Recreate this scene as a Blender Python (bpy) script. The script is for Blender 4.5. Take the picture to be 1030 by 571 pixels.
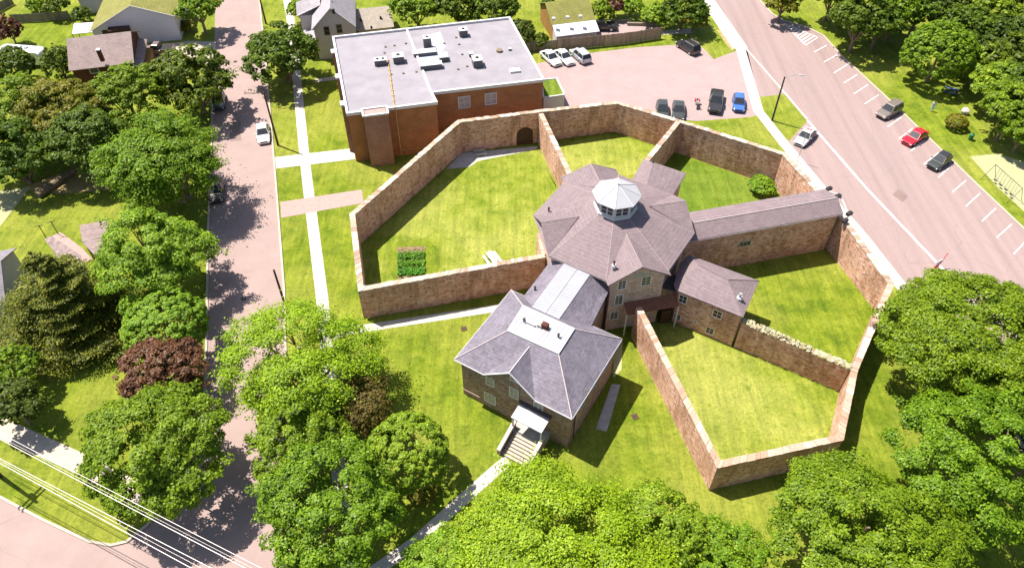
import bpy, bmesh, math, random
import numpy as np
from mathutils import Vector, Matrix
R = math.radians
random.seed(7)
for o in list(bpy.data.objects): bpy.data.objects.remove(o, do_unlink=True)
S = bpy.context.scene
COL = S.collection
# ---------------------------------------------------------------- camera, sky, sun, exposure
H = 62.0; FPX = 750.0; TILT = R(43.95); CX, CY = 515.0, 285.5
cd = bpy.data.cameras.new('camera'); cam = bpy.data.objects.new('camera', cd); COL.objects.link(cam)
cam.location = (0, 0, H); cam.rotation_euler = (TILT, 0, R(-0.1))
cd.sensor_fit = 'HORIZONTAL'; cd.sensor_width = 36; cd.lens = 36*FPX/1030; cd.clip_end = 3000; cd.clip_start = .5
S.camera = cam
SUN_EL = R(62.5); SDX, SDY = math.cos(R(-30)), math.sin(R(-30))      # direction the shadows fall
W = bpy.data.worlds.new("World"); S.world = W; W.use_nodes = True
nt = W.node_tree; bg = nt.nodes['Background']
sk = nt.nodes.new('ShaderNodeTexSky'); sk.sky_type = 'NISHITA'; sk.sun_disc = False
sk.sun_elevation = SUN_EL; sk.sun_rotation = math.atan2(-SDX, -SDY); sk.air_density = 1.0; sk.dust_density = 1.5
nt.links.new(sk.outputs[0], bg.inputs[0]); bg.inputs[1].default_value = 0.085
sl = bpy.data.lights.new('sun', 'SUN'); sl.energy = 5.0; sl.angle = R(0.5); sl.color = (1.0, 0.95, 0.86)
so = bpy.data.objects.new('sun', sl); COL.objects.link(so)
so.rotation_euler = Vector((SDX*math.cos(SUN_EL), SDY*math.cos(SUN_EL), -math.sin(SUN_EL))).to_track_quat('-Z', 'Y').to_euler()
S.view_settings.view_transform = 'Standard'; S.view_settings.look = 'None'
S.view_settings.exposure = 1.0; S.view_settings.gamma = 1; S.view_settings.use_curve_mapping = False

# ---------------------------------------------------------------- survey helpers: sight lines to real points
def ray(px, py):
    u = px-CX; v = py-CY
    dn = FPX*math.cos(TILT)+v*math.sin(TILT)
    return u/dn, (FPX*math.sin(TILT)-v*math.cos(TILT))/dn
def g(px, py, z=0.0):
    a, b = ray(px, py); return Vector((a*(H-z), b*(H-z)))
def g3(px, py, z=0.0):
    p = g(px, py, z); return Vector((p.x, p.y, z))
def depth(p): return p[1]*math.sin(TILT)+(H-p[2])*math.cos(TILT)
def on_wall(px, py, p0, p1):
    """where the sight line meets the vertical plane through p0,p1 -> 3D point"""
    a, b = ray(px, py); n = Vector((-(p1[1]-p0[1]), p1[0]-p0[0]))
    t = (n.x*p0[0]+n.y*p0[1])/(n.x*a+n.y*b)
    return Vector((t*a, t*b, H-t))

# ---------------------------------------------------------------- materials
MATS = {}
def nodes(name, rough=.8, metal=0.0, spec=.3):
    m = bpy.data.materials.new(name); m.use_nodes = True; MATS[name] = m
    t = m.node_tree; b = t.nodes['Principled BSDF']
    b.inputs['Roughness'].default_value = rough; b.inputs['Metallic'].default_value = metal
    b.inputs['Specular IOR Level'].default_value = spec
    return m, t, b
def N(t, kind, **kw):
    n = t.nodes.new(kind)
    for k, v in kw.items():
        if k in n.inputs: n.inputs[k].default_value = v
        else: setattr(n, k, v)
    return n
def coords(t, scale=(1, 1, 1), kind='Object', rot=(0, 0, 0)):
    tc = N(t, 'ShaderNodeTexCoord'); mp = N(t, 'ShaderNodeMapping')
    mp.inputs['Scale'].default_value = scale; mp.inputs['Rotation'].default_value = rot
    t.links.new(tc.outputs[kind], mp.inputs[0]); return mp.outputs[0]
def noise(t, vec, scale, detail=4, rough=.6):
    n = N(t, 'ShaderNodeTexNoise'); n.inputs['Scale'].default_value = scale; n.inputs['Detail'].default_value = detail
    n.inputs['Roughness'].default_value = rough; t.links.new(vec, n.inputs['Vector']); return n.outputs['Fac']
def ramp(t, fac, stops):
    r = N(t, 'ShaderNodeValToRGB'); e = r.color_ramp.elements
    while len(e) < len(stops): e.new(.5)
    for i, (p, c) in enumerate(stops): e[i].position = p; e[i].color = (*c, 1) if len(c) == 3 else c
    t.links.new(fac, r.inputs[0]); return r.outputs[0]
def mix(t, fac, a, b, mode='MIX'):
    m = N(t, 'ShaderNodeMix', data_type='RGBA', blend_type=mode)
    if isinstance(fac, (int, float)): m.inputs[0].default_value = fac
    else: t.links.new(fac, m.inputs[0])
    for i, c in ((6, a), (7, b)):
        if isinstance(c, tuple): m.inputs[i].default_value = (*c, 1)
        else: t.links.new(c, m.inputs[i])
    return m.outputs[2]
def bump(t, b, h, strength=.3, dist=.05):
    bp = N(t, 'ShaderNodeBump'); bp.inputs['Strength'].default_value = strength; bp.inputs['Distance'].default_value = dist
    t.links.new(h, bp.inputs['Height']); t.links.new(bp.outputs[0], b.inputs['Normal'])
def sc(c, k): return tuple(min(1, x*k) for x in c)
def plain(name, c, rough=.6, metal=0.0, var=.15, scale=3.0, spec=.3, bmp=0):
    m, t, b = nodes(name, rough, metal, spec)
    v = coords(t); n1 = noise(t, v, scale, 5)
    t.links.new(ramp(t, n1, [(.3, sc(c, 1-var)), (.7, sc(c, 1+var))]), b.inputs['Base Color'])
    if bmp: bump(t, b, noise(t, v, scale*6, 3), bmp, .03)
    return m
def island(name, cols, rough=.8, bmp=.3, nsc=8):
    m, t, b = nodes(name, rough)
    ge = N(t, 'ShaderNodeNewGeometry'); k = len(cols)
    c = ramp(t, ge.outputs['Random Per Island'], [(i/max(1, k-1), cc) for i, cc in enumerate(cols)])
    n1 = noise(t, coords(t), nsc, 4); c = mix(t, .75, c, ramp(t, n1, [(.25, (.5, .5, .5)), (.75, (1.35, 1.3, 1.25))]), 'MULTIPLY')
    t.links.new(c, b.inputs['Base Color']); bump(t, b, n1, bmp, .05); return m
def grass_mat(name, dark, mid, lite, dry):
    m, t, b = nodes(name, .9, spec=.1)
    v = coords(t)
    big = noise(t, v, .07, 3); med = noise(t, v, .42, 5, .65); fine = noise(t, v, 3.2, 5, .75); vf = noise(t, v, 14, 3, .8)
    c = ramp(t, med, [(.28, dark), (.48, mid), (.72, lite)])
    c = mix(t, ramp(t, big, [(.42, (0, 0, 0)), (.62, (1, 1, 1))]), c, mix(t, .55, c, dry))
    c = mix(t, 1, c, ramp(t, fine, [(.25, (.52, .58, .48)), (.5, (1, 1, 1)), (.75, (1.36, 1.28, 1.26))]), 'MULTIPLY')
    c = mix(t, .8, c, ramp(t, vf, [(.3, (.72, .75, .7)), (.7, (1.2, 1.2, 1.2))]), 'MULTIPLY')
    sp = noise(t, v, .85, 4, .7); c = mix(t, ramp(t, sp, [(.56, (0, 0, 0)), (.66, (.6, .6, .6))]), c, sc(dark, 1.05))
    c = mix(t, .6, c, ramp(t, noise(t, coords(t, (1.6, .12, 1), rot=(0, 0, R(8))), 1.0, 3, .6), [(.35, (.72, .76, .7)), (.65, (1.25, 1.22, 1.2))]), 'MULTIPLY')
    t.links.new(c, b.inputs['Base Color'])
    mx = N(t, 'ShaderNodeMath', operation='ADD'); t.links.new(fine, mx.inputs[0]); t.links.new(vf, mx.inputs[1])
    bump(t, b, mx.outputs[0], .6, .12); return m
def asphalt_mat(name, c, streak=(1, 1, 1), amp=.12, rot=0):
    m, t, b = nodes(name, .85, spec=.2)
    v = coords(t); vs = coords(t, streak, rot=(0, 0, rot))
    c1 = ramp(t, noise(t, vs, .35, 4, .6), [(.3, sc(c, 1-amp)), (.7, sc(c, 1+amp))])
    c1 = mix(t, .8, c1, ramp(t, noise(t, v, 9, 3, .7), [(.3, (.93, .93, .93)), (.7, (1.06, 1.06, 1.06))]), 'MULTIPLY')
    c1 = mix(t, .5, c1, ramp(t, noise(t, v, 1.3, 5, .7), [(.3, (.93, .93, .9)), (.6, (1.03, 1.03, 1.03))]), 'MULTIPLY')
    # tar seams
    vo = N(t, 'ShaderNodeTexVoronoi', feature='DISTANCE_TO_EDGE'); vo.inputs['Scale'].default_value = .11
    wn = N(t, 'ShaderNodeTexNoise'); wn.inputs['Scale'].default_value = .5; t.links.new(v, wn.inputs[0])
    va = N(t, 'ShaderNodeVectorMath', operation='ADD'); t.links.new(v, va.inputs[0]); t.links.new(wn.outputs['Color'], va.inputs[1])
    t.links.new(va.outputs[0], vo.inputs['Vector'])
    c1 = mix(t, ramp(t, vo.outputs['Distance'], [(0, (1, 1, 1)), (.006, (0, 0, 0))]), c1, mix(t, .16, c1, (.07, .055, .05)))
    t.links.new(c1, b.inputs['Base Color']); bump(t, b, noise(t, v, 30, 2), .2, .01); return m
def stone_mat(name, cols, mortar, stain, vs=(2.5, 2.5, 5.6), stain_amt=.6, pale=.3):
    m, t, b = nodes(name, .9, spec=.15)
    v = coords(t, vs)
    wn = N(t, 'ShaderNodeTexNoise'); wn.inputs['Scale'].default_value = 1.2; t.links.new(v, wn.inputs[0])
    va = N(t, 'ShaderNodeVectorMath', operation='MULTIPLY_ADD'); va.inputs[1].default_value = (.5, .5, .5)
    t.links.new(wn.outputs['Color'], va.inputs[0]); t.links.new(v, va.inputs[2])
    vo = N(t, 'ShaderNodeTexVoronoi'); vo.inputs['Scale'].default_value = 1; t.links.new(va.outputs[0], vo.inputs['Vector'])
    ve = N(t, 'ShaderNodeTexVoronoi', feature='DISTANCE_TO_EDGE'); ve.inputs['Scale'].default_value = 1; t.links.new(va.outputs[0], ve.inputs['Vector'])
    sp = N(t, 'ShaderNodeSeparateColor'); t.links.new(vo.outputs['Color'], sp.inputs[0])
    k = len(cols); c = ramp(t, sp.outputs[0], [(i/(k-1), cc) for i, cc in enumerate(cols)])
    c = mix(t, ramp(t, ve.outputs['Distance'], [(.02, (1, 1, 1)), (.10, (0, 0, 0))]), c, mortar)
    o = coords(t); st = noise(t, coords(t, (1, 1, .16)), .95, 5, .7); blot = noise(t, o, .35, 4, .65)
    c = mix(t, ramp(t, st, [(.50, (0, 0, 0)), (.68, (stain_amt,)*3)]), c, stain)
    c = mix(t, ramp(t, blot, [(.46, (0, 0, 0)), (.66, (stain_amt*.75,)*3)]), c, sc(stain, 1.5))
    c = mix(t, ramp(t, noise(t, o, 1.7, 5, .7), [(.55, (0, 0, 0)), (.75, (pale,)*3)]), c, sc(cols[-1], 1.35))
    t.links.new(c, b.inputs['Base Color']); bump(t, b, ve.outputs['Distance'], .8, .06); return m
def roof_mat(name, c, course=.16, amp=.1, rough=.8, worn=.35):
    m, t, b = nodes(name, rough, spec=.25)
    v = coords(t); wv = N(t, 'ShaderNodeTexWave', wave_type='BANDS', bands_direction='Z', wave_profile='SAW')
    wv.inputs['Scale'].default_value = .314/course; wv.inputs['Distortion'].default_value = .4; t.links.new(v, wv.inputs['Vector'])
    vo = N(t, 'ShaderNodeTexVoronoi'); vo.inputs['Scale'].default_value = 3.2; t.links.new(coords(t, (1, 1, 2)), vo.inputs['Vector'])
    sp = N(t, 'ShaderNodeSeparateColor'); t.links.new(vo.outputs['Color'], sp.inputs[0])
    c1 = ramp(t, sp.outputs[0], [(0, sc(c, 1-amp)), (1, sc(c, 1+amp))])
    c1 = mix(t, 1, c1, ramp(t, wv.outputs['Fac'], [(0, (.78, .78, .78)), (.25, (1, 1, 1)), (1, (1.06, 1.06, 1.06))]), 'MULTIPLY')
    c1 = mix(t, .9, c1, ramp(t, noise(t, v, .6, 5, .65), [(.3, (1-worn,)*3), (.7, (1+worn*.55,)*3)]), 'MULTIPLY')
    c1 = mix(t, .6, c1, ramp(t, noise(t, v, 7, 3, .7), [(.3, (.8, .8, .8)), (.7, (1.15, 1.15, 1.15))]), 'MULTIPLY')
    t.links.new(c1, b.inputs['Base Color']); bump(t, b, wv.outputs['Fac'], .35, .02); return m
def seam_mat(name, c, direction, pitch=.45, rough=.45):
    m, t, b = nodes(name, rough, .2, .5)
    v = coords(t, rot=(0, 0, -direction)); wv = N(t, 'ShaderNodeTexWave', wave_type='BANDS', bands_direction='X', wave_profile='SIN')
    wv.inputs['Scale'].default_value = .314/pitch; wv.inputs['Distortion'].default_value = 0; t.links.new(v, wv.inputs['Vector'])
    line = ramp(t, wv.outputs['Fac'], [(0, (.8, .81, .85)), (.16, (1, 1, 1))])
    c1 = mix(t, 1, ramp(t, noise(t, coords(t), .9, 4), [(.3, sc(c, .86)), (.7, sc(c, 1.06))]), line, 'MULTIPLY')
    t.links.new(c1, b.inputs['Base Color']); bump(t, b, wv.outputs['Fac'], .4, .03); return m
def brick_mat(name, c, mortar, rough=.85):
    m, t, b = nodes(name, rough, spec=.2)
    v = coords(t, (4.2, 4.2, 12)); vo = N(t, 'ShaderNodeTexVoronoi'); vo.inputs['Scale'].default_value = 1; t.links.new(v, vo.inputs['Vector'])
    sp = N(t, 'ShaderNodeSeparateColor'); t.links.new(vo.outputs['Color'], sp.inputs[0])
    c1 = ramp(t, sp.outputs[1], [(0, sc(c, .86)), (.6, c), (1, tuple(.6*x+.4*y for x, y in zip(c, mortar)))])
    wv = N(t, 'ShaderNodeTexWave', wave_type='BANDS', bands_direction='Z'); wv.inputs['Scale'].default_value = .75; wv.inputs['Distortion'].default_value = .3
    t.links.new(coords(t), wv.inputs['Vector'])
    c1 = mix(t, 1, c1, ramp(t, wv.outputs['Fac'], [(0, (.86, .86, .86)), (.4, (1, 1, 1))]), 'MULTIPLY')
    c1 = mix(t, .8, c1, ramp(t, noise(t, coords(t), .8, 5), [(.3, (.75, .75, .75)), (.7, (1.15, 1.15, 1.15))]), 'MULTIPLY')
    t.links.new(c1, b.inputs['Base Color']); bump(t, b, sp.outputs[1], .2, .02); return m
def leaf_mat(name, dark, lite, tip=None, trans=.42):
    m, t, b = nodes(name, .5, spec=.25)
    ge = N(t, 'ShaderNodeNewGeometry'); v = coords(t)
    c = ramp(t, ge.outputs['Random Per Island'], [(0, dark), (.7, lite), (1, tip or sc(lite, 1.25))])
    c = mix(t, .7, c, ramp(t, noise(t, v, .55, 3), [(.3, (.62, .68, .6)), (.7, (1.25, 1.2, 1.15))]), 'MULTIPLY')
    oi = N(t, 'ShaderNodeObjectInfo')
    hs = N(t, 'ShaderNodeHueSaturation'); mr = N(t, 'ShaderNodeMapRange'); mr.inputs['To Min'].default_value = .485; mr.inputs['To Max'].default_value = .51
    t.links.new(oi.outputs['Random'], mr.inputs[0]); t.links.new(mr.outputs[0], hs.inputs['Hue']); t.links.new(c, hs.inputs['Color'])
    t.links.new(hs.outputs[0], b.inputs['Base Color'])
    tr = N(t, 'ShaderNodeBsdfTranslucent'); t.links.new(hs.outputs[0], tr.inputs[0])
    ms = N(t, 'ShaderNodeMixShader'); ms.inputs[0].default_value = trans
    t.links.new(b.outputs[0], ms.inputs[1]); t.links.new(tr.outputs[0], ms.inputs[2])
    t.links.new(ms.outputs[0], t.nodes['Material Output'].inputs[0]); return m

GR = grass_mat('lawn', (.070, .116, .008), (.145, .186, .014), (.215, .245, .026), (.29, .28, .055))
GRY = grass_mat('yard_grass', (.095, .145, .010), (.185, .222, .024), (.27, .285, .048), (.35, .335, .09))
GRL = grass_mat('lush_grass', (.070, .125, .010), (.115, .175, .015), (.17, .225, .028), (.16, .20, .03))
ASP = asphalt_mat('street_asphalt', (.300, .218, .200), amp=.07)
ASP2 = asphalt_mat('lot_asphalt', (.315, .232, .225), amp=.06)
ROAD = asphalt_mat('road_asphalt', (.272, .198, .188), (2.2, .06, 1), amp=.13, rot=R(-40))
CON = plain('concrete', (.40, .34, .28), .85, var=.1, scale=1.5, bmp=.1)
CONW = plain('pale_concrete', (.43, .39, .35), .85, var=.08, scale=1.2)
COND = plain('worn_concrete', (.40, .37, .34), .9, var=.2, scale=1.5)
PAV = plain('pink_paving', (.34, .235, .21), .85, var=.1, scale=2)
PNT = plain('road_paint', (.72, .68, .66), .7, var=.1, scale=4)
SAND = plain('sand', (.33, .32, .17), .95, var=.12, scale=1.1)
SOIL = plain('soil', (.19, .13, .07), .95, var=.4, scale=4)
DRY = plain('dry_earth', (.33, .24, .10), .95, var=.3, scale=1.5)
STONE = stone_mat('wall_masonry', [(.28, .135, .09), (.52, .265, .18), (.67, .385, .285), (.60, .36, .26), (.76, .54, .45)], (.58, .37, .285), (.17, .08, .03), stain_amt=.6)
STONEP = stone_mat('block_masonry', [(.38, .26, .21), (.55, .38, .31), (.66, .48, .41)], (.56, .43, .37), (.24, .15, .08), stain_amt=.35, pale=.15)
STONEB = stone_mat('house_masonry', [(.22, .14, .10), (.37, .25, .185), (.50, .35, .27)], (.36, .25, .19), (.10, .06, .035), (3, 3, 6), .45, .1)
COPE = island('coping_stone', [(.52, .43, .36), (.30, .20, .14), (.58, .50, .44), (.42, .31, .24), (.54, .44, .37), (.34, .25, .17)], .9, .3)
COPED = island('brown_coping_stone', [(.42, .26, .19), (.52, .38, .30), (.34, .20, .13), (.56, .44, .37), (.44, .29, .22)], .9, .3)
RUBBLE = island('rubble_stone', [(.42, .38, .24), (.26, .23, .11), (.50, .46, .36), (.18, .17, .07)], .95, .5)
RMAUVE = roof_mat('mauve_shingle', (.200, .150, .158), worn=.13)
RSLATE = roof_mat('slate_shingle', (.172, .150, .182), worn=.22, amp=.16)
RBROWN = roof_mat('brown_shingle', (.25, .185, .175), worn=.2)
ROLIVE = roof_mat('olive_shingle', (.19, .18, .045), worn=.2)
RDARK = roof_mat('dark_shingle', (.12, .10, .105), worn=.2)
RGREY = roof_mat('grey_shingle', (.31, .28, .30), worn=.15)
BLIND = plain('blind_behind_glass', (.30, .26, .25), .3, var=.3, spec=.6)
TRIM = plain('cream_trim', (.72, .66, .58), .5, var=.05)
RCAP = plain('mauve_ridge_cap', (.30, .235, .235), .8, var=.15)
RIDGE = plain('ridge_cap', (.46, .385, .375), .7, var=.1)
MEMB = plain('roof_membrane', (.245, .222, .245), .75, var=.12, scale=.5)
MEMW = plain('white_membrane', (.42, .44, .50), .6, var=.05)
BRK = brick_mat('brown_brick', (.34, .150, .060), (.33, .17, .09))
BRKR = brick_mat('pink_brick', (.30, .16, .11), (.34, .21, .15))
BRKD = brick_mat('dark_red_brick', (.11, .035, .025), (.15, .08, .06))
BRKO = brick_mat('orange_brick', (.33, .17, .05), (.36, .24, .12))
WHT = plain('white_paint', (.55, .53, .535), .5, var=.05)
SIDING = plain('grey_siding', (.50, .45, .46), .7, var=.06)
SIDW = plain('pale_siding', (.60, .58, .64), .7, var=.06)
WOOD = island('fence_wood', [(.28, .20, .14), (.34, .24, .17), (.23, .17, .12)], .9, .2)
WOODG = island('grey_wood', [(.19, .16, .12), (.24, .2, .15), (.15, .13, .1)], .9, .2)
DKW = plain('dark_wood', (.07, .035, .02), .7, var=.3)
LOGM = plain('bark', (.20, .15, .10), .95, var=.35, scale=2, bmp=.5)
DKM = plain('dark_metal', (.05, .045, .045), .5, .5)
GALV = plain('galvanised_metal', (.5, .48, .48), .45, .6)
GREYM = plain('grey_metal', (.30, .29, .29), .6, .2)
YEL = plain('yellow_pipe_paint', (.42, .28, .09), .5)
GLASS = plain('window_glass', (.03, .033, .04), .12, var=.2, spec=.35)
RUB = plain('rubber', (.02, .02, .02), .8)
REDP = plain('red_paint', (.6, .03, .025), .4)
GREENP = plain('green_plastic', (.02, .13, .05), .5)
WIRE = plain('bare_cable', (.42, .37, .36), .45, .3)
SKIN = plain('skin', (.5, .32, .24), .6); CLB = plain('blue_cloth', (.35, .50, .62), .9); CLD = plain('dark_cloth', (.05, .06, .1), .9)
LAMP = plain('lamp_lens', (.75, .75, .72), .2, spec=.6); TAIL = plain('tail_lens', (.35, .02, .02), .2, spec=.6)
SEAMH = None

# ---------------------------------------------------------------- object helpers
def tag(o, label=None, cat=None, group=None, kind=None):
    if label: o['label'] = label
    if cat: o['category'] = cat
    if group: o['group'] = group
    if kind: o['kind'] = kind
    return o
def empty(name, loc, label=None, cat=None, group=None, rz=0):
    o = bpy.data.objects.new(name, None); COL.objects.link(o); o.empty_display_size = .3
    o.location = (loc[0], loc[1], loc[2] if len(loc) > 2 else 0); o.rotation_euler = (0, 0, rz)
    return tag(o, label, cat, group)
class MB:
    def __init__(s): s.v = []; s.f = []
    def add(s, vs, fs):
        b = len(s.v); s.v += [tuple(p) for p in vs]; s.f += [tuple(i+b for i in f) for f in fs]; return s
    def poly(s, pts): return s.add(pts, [tuple(range(len(pts)))])
    def prism(s, pts, z0, z1):
        """vertical prism over a 2D outline; z0/z1 numbers or lists"""
        n = len(pts); z0 = z0 if isinstance(z0, (list, tuple)) else [z0]*n; z1 = z1 if isinstance(z1, (list, tuple)) else [z1]*n
        a = sum(pts[i][0]*pts[(i+1) % n][1]-pts[(i+1) % n][0]*pts[i][1] for i in range(n))
        if a < 0: pts = pts[::-1]; z0 = z0[::-1]; z1 = z1[::-1]
        vs = [(p[0], p[1], z) for p, z in zip(pts, z0)]+[(p[0], p[1], z) for p, z in zip(pts, z1)]
        return s.add(vs, [tuple(range(n-1, -1, -1)), tuple(range(n, 2*n))]+[(i, (i+1) % n, n+(i+1) % n, n+i) for i in range(n)])
    def box(s, c, sx, sy, sz, rz=0, tilt=None):
        """box centred in x,y with its bottom at c.z"""
        ca, sa = math.cos(rz), math.sin(rz); vs = []
        for z in (0, sz):
            for x, y in ((-1, -1), (1, -1), (1, 1), (-1, 1)):
                X, Y = x*sx/2, y*sy/2; vs.append((c[0]+X*ca-Y*sa, c[1]+X*sa+Y*ca, c[2]+z))
        return s.add(vs, [(3, 2, 1, 0), (4, 5, 6, 7), (0, 1, 5, 4), (1, 2, 6, 5), (2, 3, 7, 6), (3, 0, 4, 7)])
    def tube(s, pts, r, n=8, cap=True):
        pts = [Vector(p) for p in pts]; rs = r if isinstance(r, (list, tuple)) else [r]*len(pts); b = len(s.v); vs = []; fs = []
        for i, p in enumerate(pts):
            d = (pts[min(i+1, len(pts)-1)]-pts[max(i-1, 0)]).normalized()
            a = d.cross(Vector((0, 0, 1)) if abs(d.z) < .9 else Vector((1, 0, 0))).normalized(); c = d.cross(a)
            for k in range(n):
                t = 2*math.pi*k/n; vs.append(p+(a*math.cos(t)+c*math.sin(t))*rs[i])
        for i in range(len(pts)-1):
            for k in range(n): fs.append((i*n+k, i*n+(k+1) % n, (i+1)*n+(k+1) % n, (i+1)*n+k))
        if cap: fs += [tuple(range(n-1, -1, -1)), tuple((len(pts)-1)*n+k for k in range(n))]
        return s.add(vs, fs)
    def slab(s, pts, th):
        """a tilted sheet (3D polygon) given thickness downwards"""
        n = len(pts); P = [Vector(p) for p in pts]; nn = (P[1]-P[0]).cross(P[2]-P[0])
        if nn.z < 0: P = P[::-1]
        vs = P+[p-Vector((0, 0, th)) for p in P]
        return s.add(vs, [tuple(range(n)), tuple(range(2*n-1, n-1, -1))]+[(i, n+i, n+(i+1) % n, (i+1) % n) for i in range(n)])
    def build(s, name, mat, parent=None, smooth=False, bevel=0):
        me = bpy.data.meshes.new(name); L = parent.location.copy() if parent and not getattr(s, 'local', False) else Vector((0, 0, 0))
        if parent and parent.parent and not getattr(s, 'local', False): L = L+parent.parent.location
        me.from_pydata([(x-L.x, y-L.y, z-L.z) for x, y, z in s.v], [], s.f); me.update()
        if smooth:
            for p in me.polygons: p.use_smooth = True
        o = bpy.data.objects.new(name, me); COL.objects.link(o)
        if mat: me.materials.append(mat)
        if parent: o.parent = parent
        if bevel:
            md = o.modifiers.new('bevel', 'BEVEL'); md.width = bevel; md.segments = 2; md.limit_method = 'ANGLE'
        return o
def LMB():
    m = MB(); m.local = True; return m
def sheet(name, pix, z, mat, label=None):
    o = MB().poly([(*g(x, y), z) for x, y in pix]).build(name, mat)
    if o.data.polygons[0].normal.z < 0: o.data.flip_normals()
    tag(o, kind='structure'); return o
def strip(name, pix, w, z, mat, th=0.0, side=0, kind='structure', world=False):
    """a band of width w metres along a line; side shifts it by +-w/2"""
    P = [Vector(p) if world else g(*p) for p in pix]; L = []; Rr = []
    for i, p in enumerate(P):
        d = (P[min(i+1, len(P)-1)]-P[max(i-1, 0)]).normalized(); n = Vector((-d.y, d.x))
        if 0 < i < len(P)-1:
            d0 = (P[i]-P[i-1]).normalized(); k = 1/max(.5, d0.dot(d))
        else: k = 1
        c = p+n*(side*w/2); L.append(c+n*w/2*k); Rr.append(c-n*w/2*k)
    m = MB()
    for i in range(len(P)-1):
        q = [Rr[i], Rr[i+1], L[i+1], L[i]]
        if th: m.prism(q, z, z+th)
        else: m.poly([(a.x, a.y, z) for a in q])
    o = m.build(name, mat)
    if kind: tag(o, kind=kind)
    return o
def facing(p0, p1):
    d = Vector((p1[0]-p0[0], p1[1]-p0[1])).normalized(); n = Vector((-d.y, d.x)); mid = Vector((p0[0]+p1[0], p0[1]+p1[1]))/2
    if n.dot(-mid) < 0: n = -n
    return d, n
def window(parent, p0, p1, px, py, w, h, frame=WHT, cols=2, rows=2, name='window', glass=GLASS, proud=.05):
    c = on_wall(px, py, p0, p1) if py is not None else px
    d, n = facing(p0, p1); rz = math.atan2(d.y, d.x); m = MB(); fw = .09
    def bar(u, z, su, sz, pr=proud):
        q = c.xy+d*u+n*(pr/2-.03); m.box((q.x, q.y, c.z+z-sz/2), su, pr+.06, sz, rz)
    bar(0, h/2-fw/2, w, fw); bar(0, -h/2+fw/2, w, fw, proud+.05)
    bar(-w/2+fw/2, 0, fw, h-2*fw-.004); bar(w/2-fw/2, 0, fw, h-2*fw-.004)
    for i in range(1, cols): bar(-w/2+w*i/cols, 0, .045, h-2*fw-.004, proud-.015)
    for i in range(1, rows): bar(0, -h/2+h*i/rows, w-2*fw-.004, .05, proud-.01)
    f = m.build(name, frame, parent)
    q = c.xy+n*.012; MB().box((q.x, q.y, c.z-h/2+fw), w-2*fw, .03, h-2*fw, rz).build('pane', glass, f)
    return f

# ---------------------------------------------------------------- ground and surfaces
MB().poly([(-400, -250, 0), (400, -250, 0), (400, 600, 0), (-400, 600, 0)]).build('ground', GR)['kind'] = 'structure'
CL = [(207, 571), (207, 413), (209.5, 369), (211.5, 232), (214.5, 150), (218, 0)]
def ext(a, b, k): return (a[0]+(a[0]-b[0])*k, a[1]+(a[1]-b[1])*k)
# left street
sheet('street', [(222, -70), (257, -70), (263, 0), (269.5, 60), (280, 188), (288, 292), (291, 420), (293, 571), (296, 700), (40, 700), (-90, 600), (-90, 470), (0, 500), (45, 524), (90, 545), (112, 549), (129, 545), (150, 528), (180, 490), (200, 440), (207, 413), (209.5, 369), (211.5, 232), (214.5, 150), (218, 0)], .006, ASP)
strip('kerb', [(257, -70), (263, 0), (269.5, 60), (280, 188), (288, 292), (291, 420), (293, 571), (296, 700)], .24, .0, CON, .13, -1)
strip('kerb', [(-90, 462), (0, 500), (45, 524), (90, 545), (112, 549), (129, 545), (150, 528), (180, 490), (200, 440), (207, 413), (209.5, 369), (211.5, 232), (214.5, 150), (217, 60)], .24, .0, CON, .13, 1)
strip('sidewalk', [(287, -60), (290, 0), (294.5, 25), (300.5, 87), (308, 163), (313, 205), (325, 300), (335, 400), (350, 571), (358, 660)], 1.35, .012, CONW)
strip('sidewalk', [(-60, 398), (0, 428), (77, 463), (160, 505)], 1.9, .012, CON)
m = MB()
P0, P1 = g(0, 428), g(77, 463)
for k in range(9):
    q = P0.lerp(P1, k/8.0); d = (P1-P0).normalized(); m.box((q.x, q.y, .013), .05, 1.9, .003, math.atan2(d.y, d.x))
m.build('sidewalk_joint', COND)['kind'] = 'structure'
sheet('path', [(277.5, 158), (357, 149), (358.5, 160), (278.5, 169.5)], .018, CONW)
sheet('path', [(283, 203), (365, 190.5), (367, 204), (284, 219)], .020, PAV)
sheet('path', [(318, 79.5), (345, 76), (346, 79.5), (318, 83)], .016, CON)
strip('path', [(330, 340), (350, 332.5), (480, 313), (505, 309), (540, 303)], 1.05, .016, CONW)
strip('path', [(300, 620), (380, 572), (417, 546), (464, 504), (500, 472), (512, 462)], 1.15, .016, CONW)
sheet('path', [(616, 386), (625, 387), (611, 434), (600, 431)], .012, COND)
sheet('path', [(617, 340), (627, 343), (626, 372), (618, 380)], .012, SAND)
m = MB()
for P_, w_ in (([(287, -60), (290, 0), (294.5, 25), (300.5, 87), (308, 163), (313, 205), (325, 300), (335, 400)], 1.35), ([(746, 49), (764, 112), (790, 145), (828, 191), (870, 240), (905, 285)], 1.5), ([(277, 164), (357, 155)], 1.7)):
    for a, b in zip(P_[:-1], P_[1:]):
        A, B = g(*a), g(*b); d = B-A; k = int(d.length/1.5)
        for i in range(k): q = A+d*(i+.5)/k; m.box((q.x, q.y, .0205), .04, w_, .003, math.atan2(d.y, d.x))
m.build('footway_joint', COND)['kind'] = 'structure'
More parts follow.
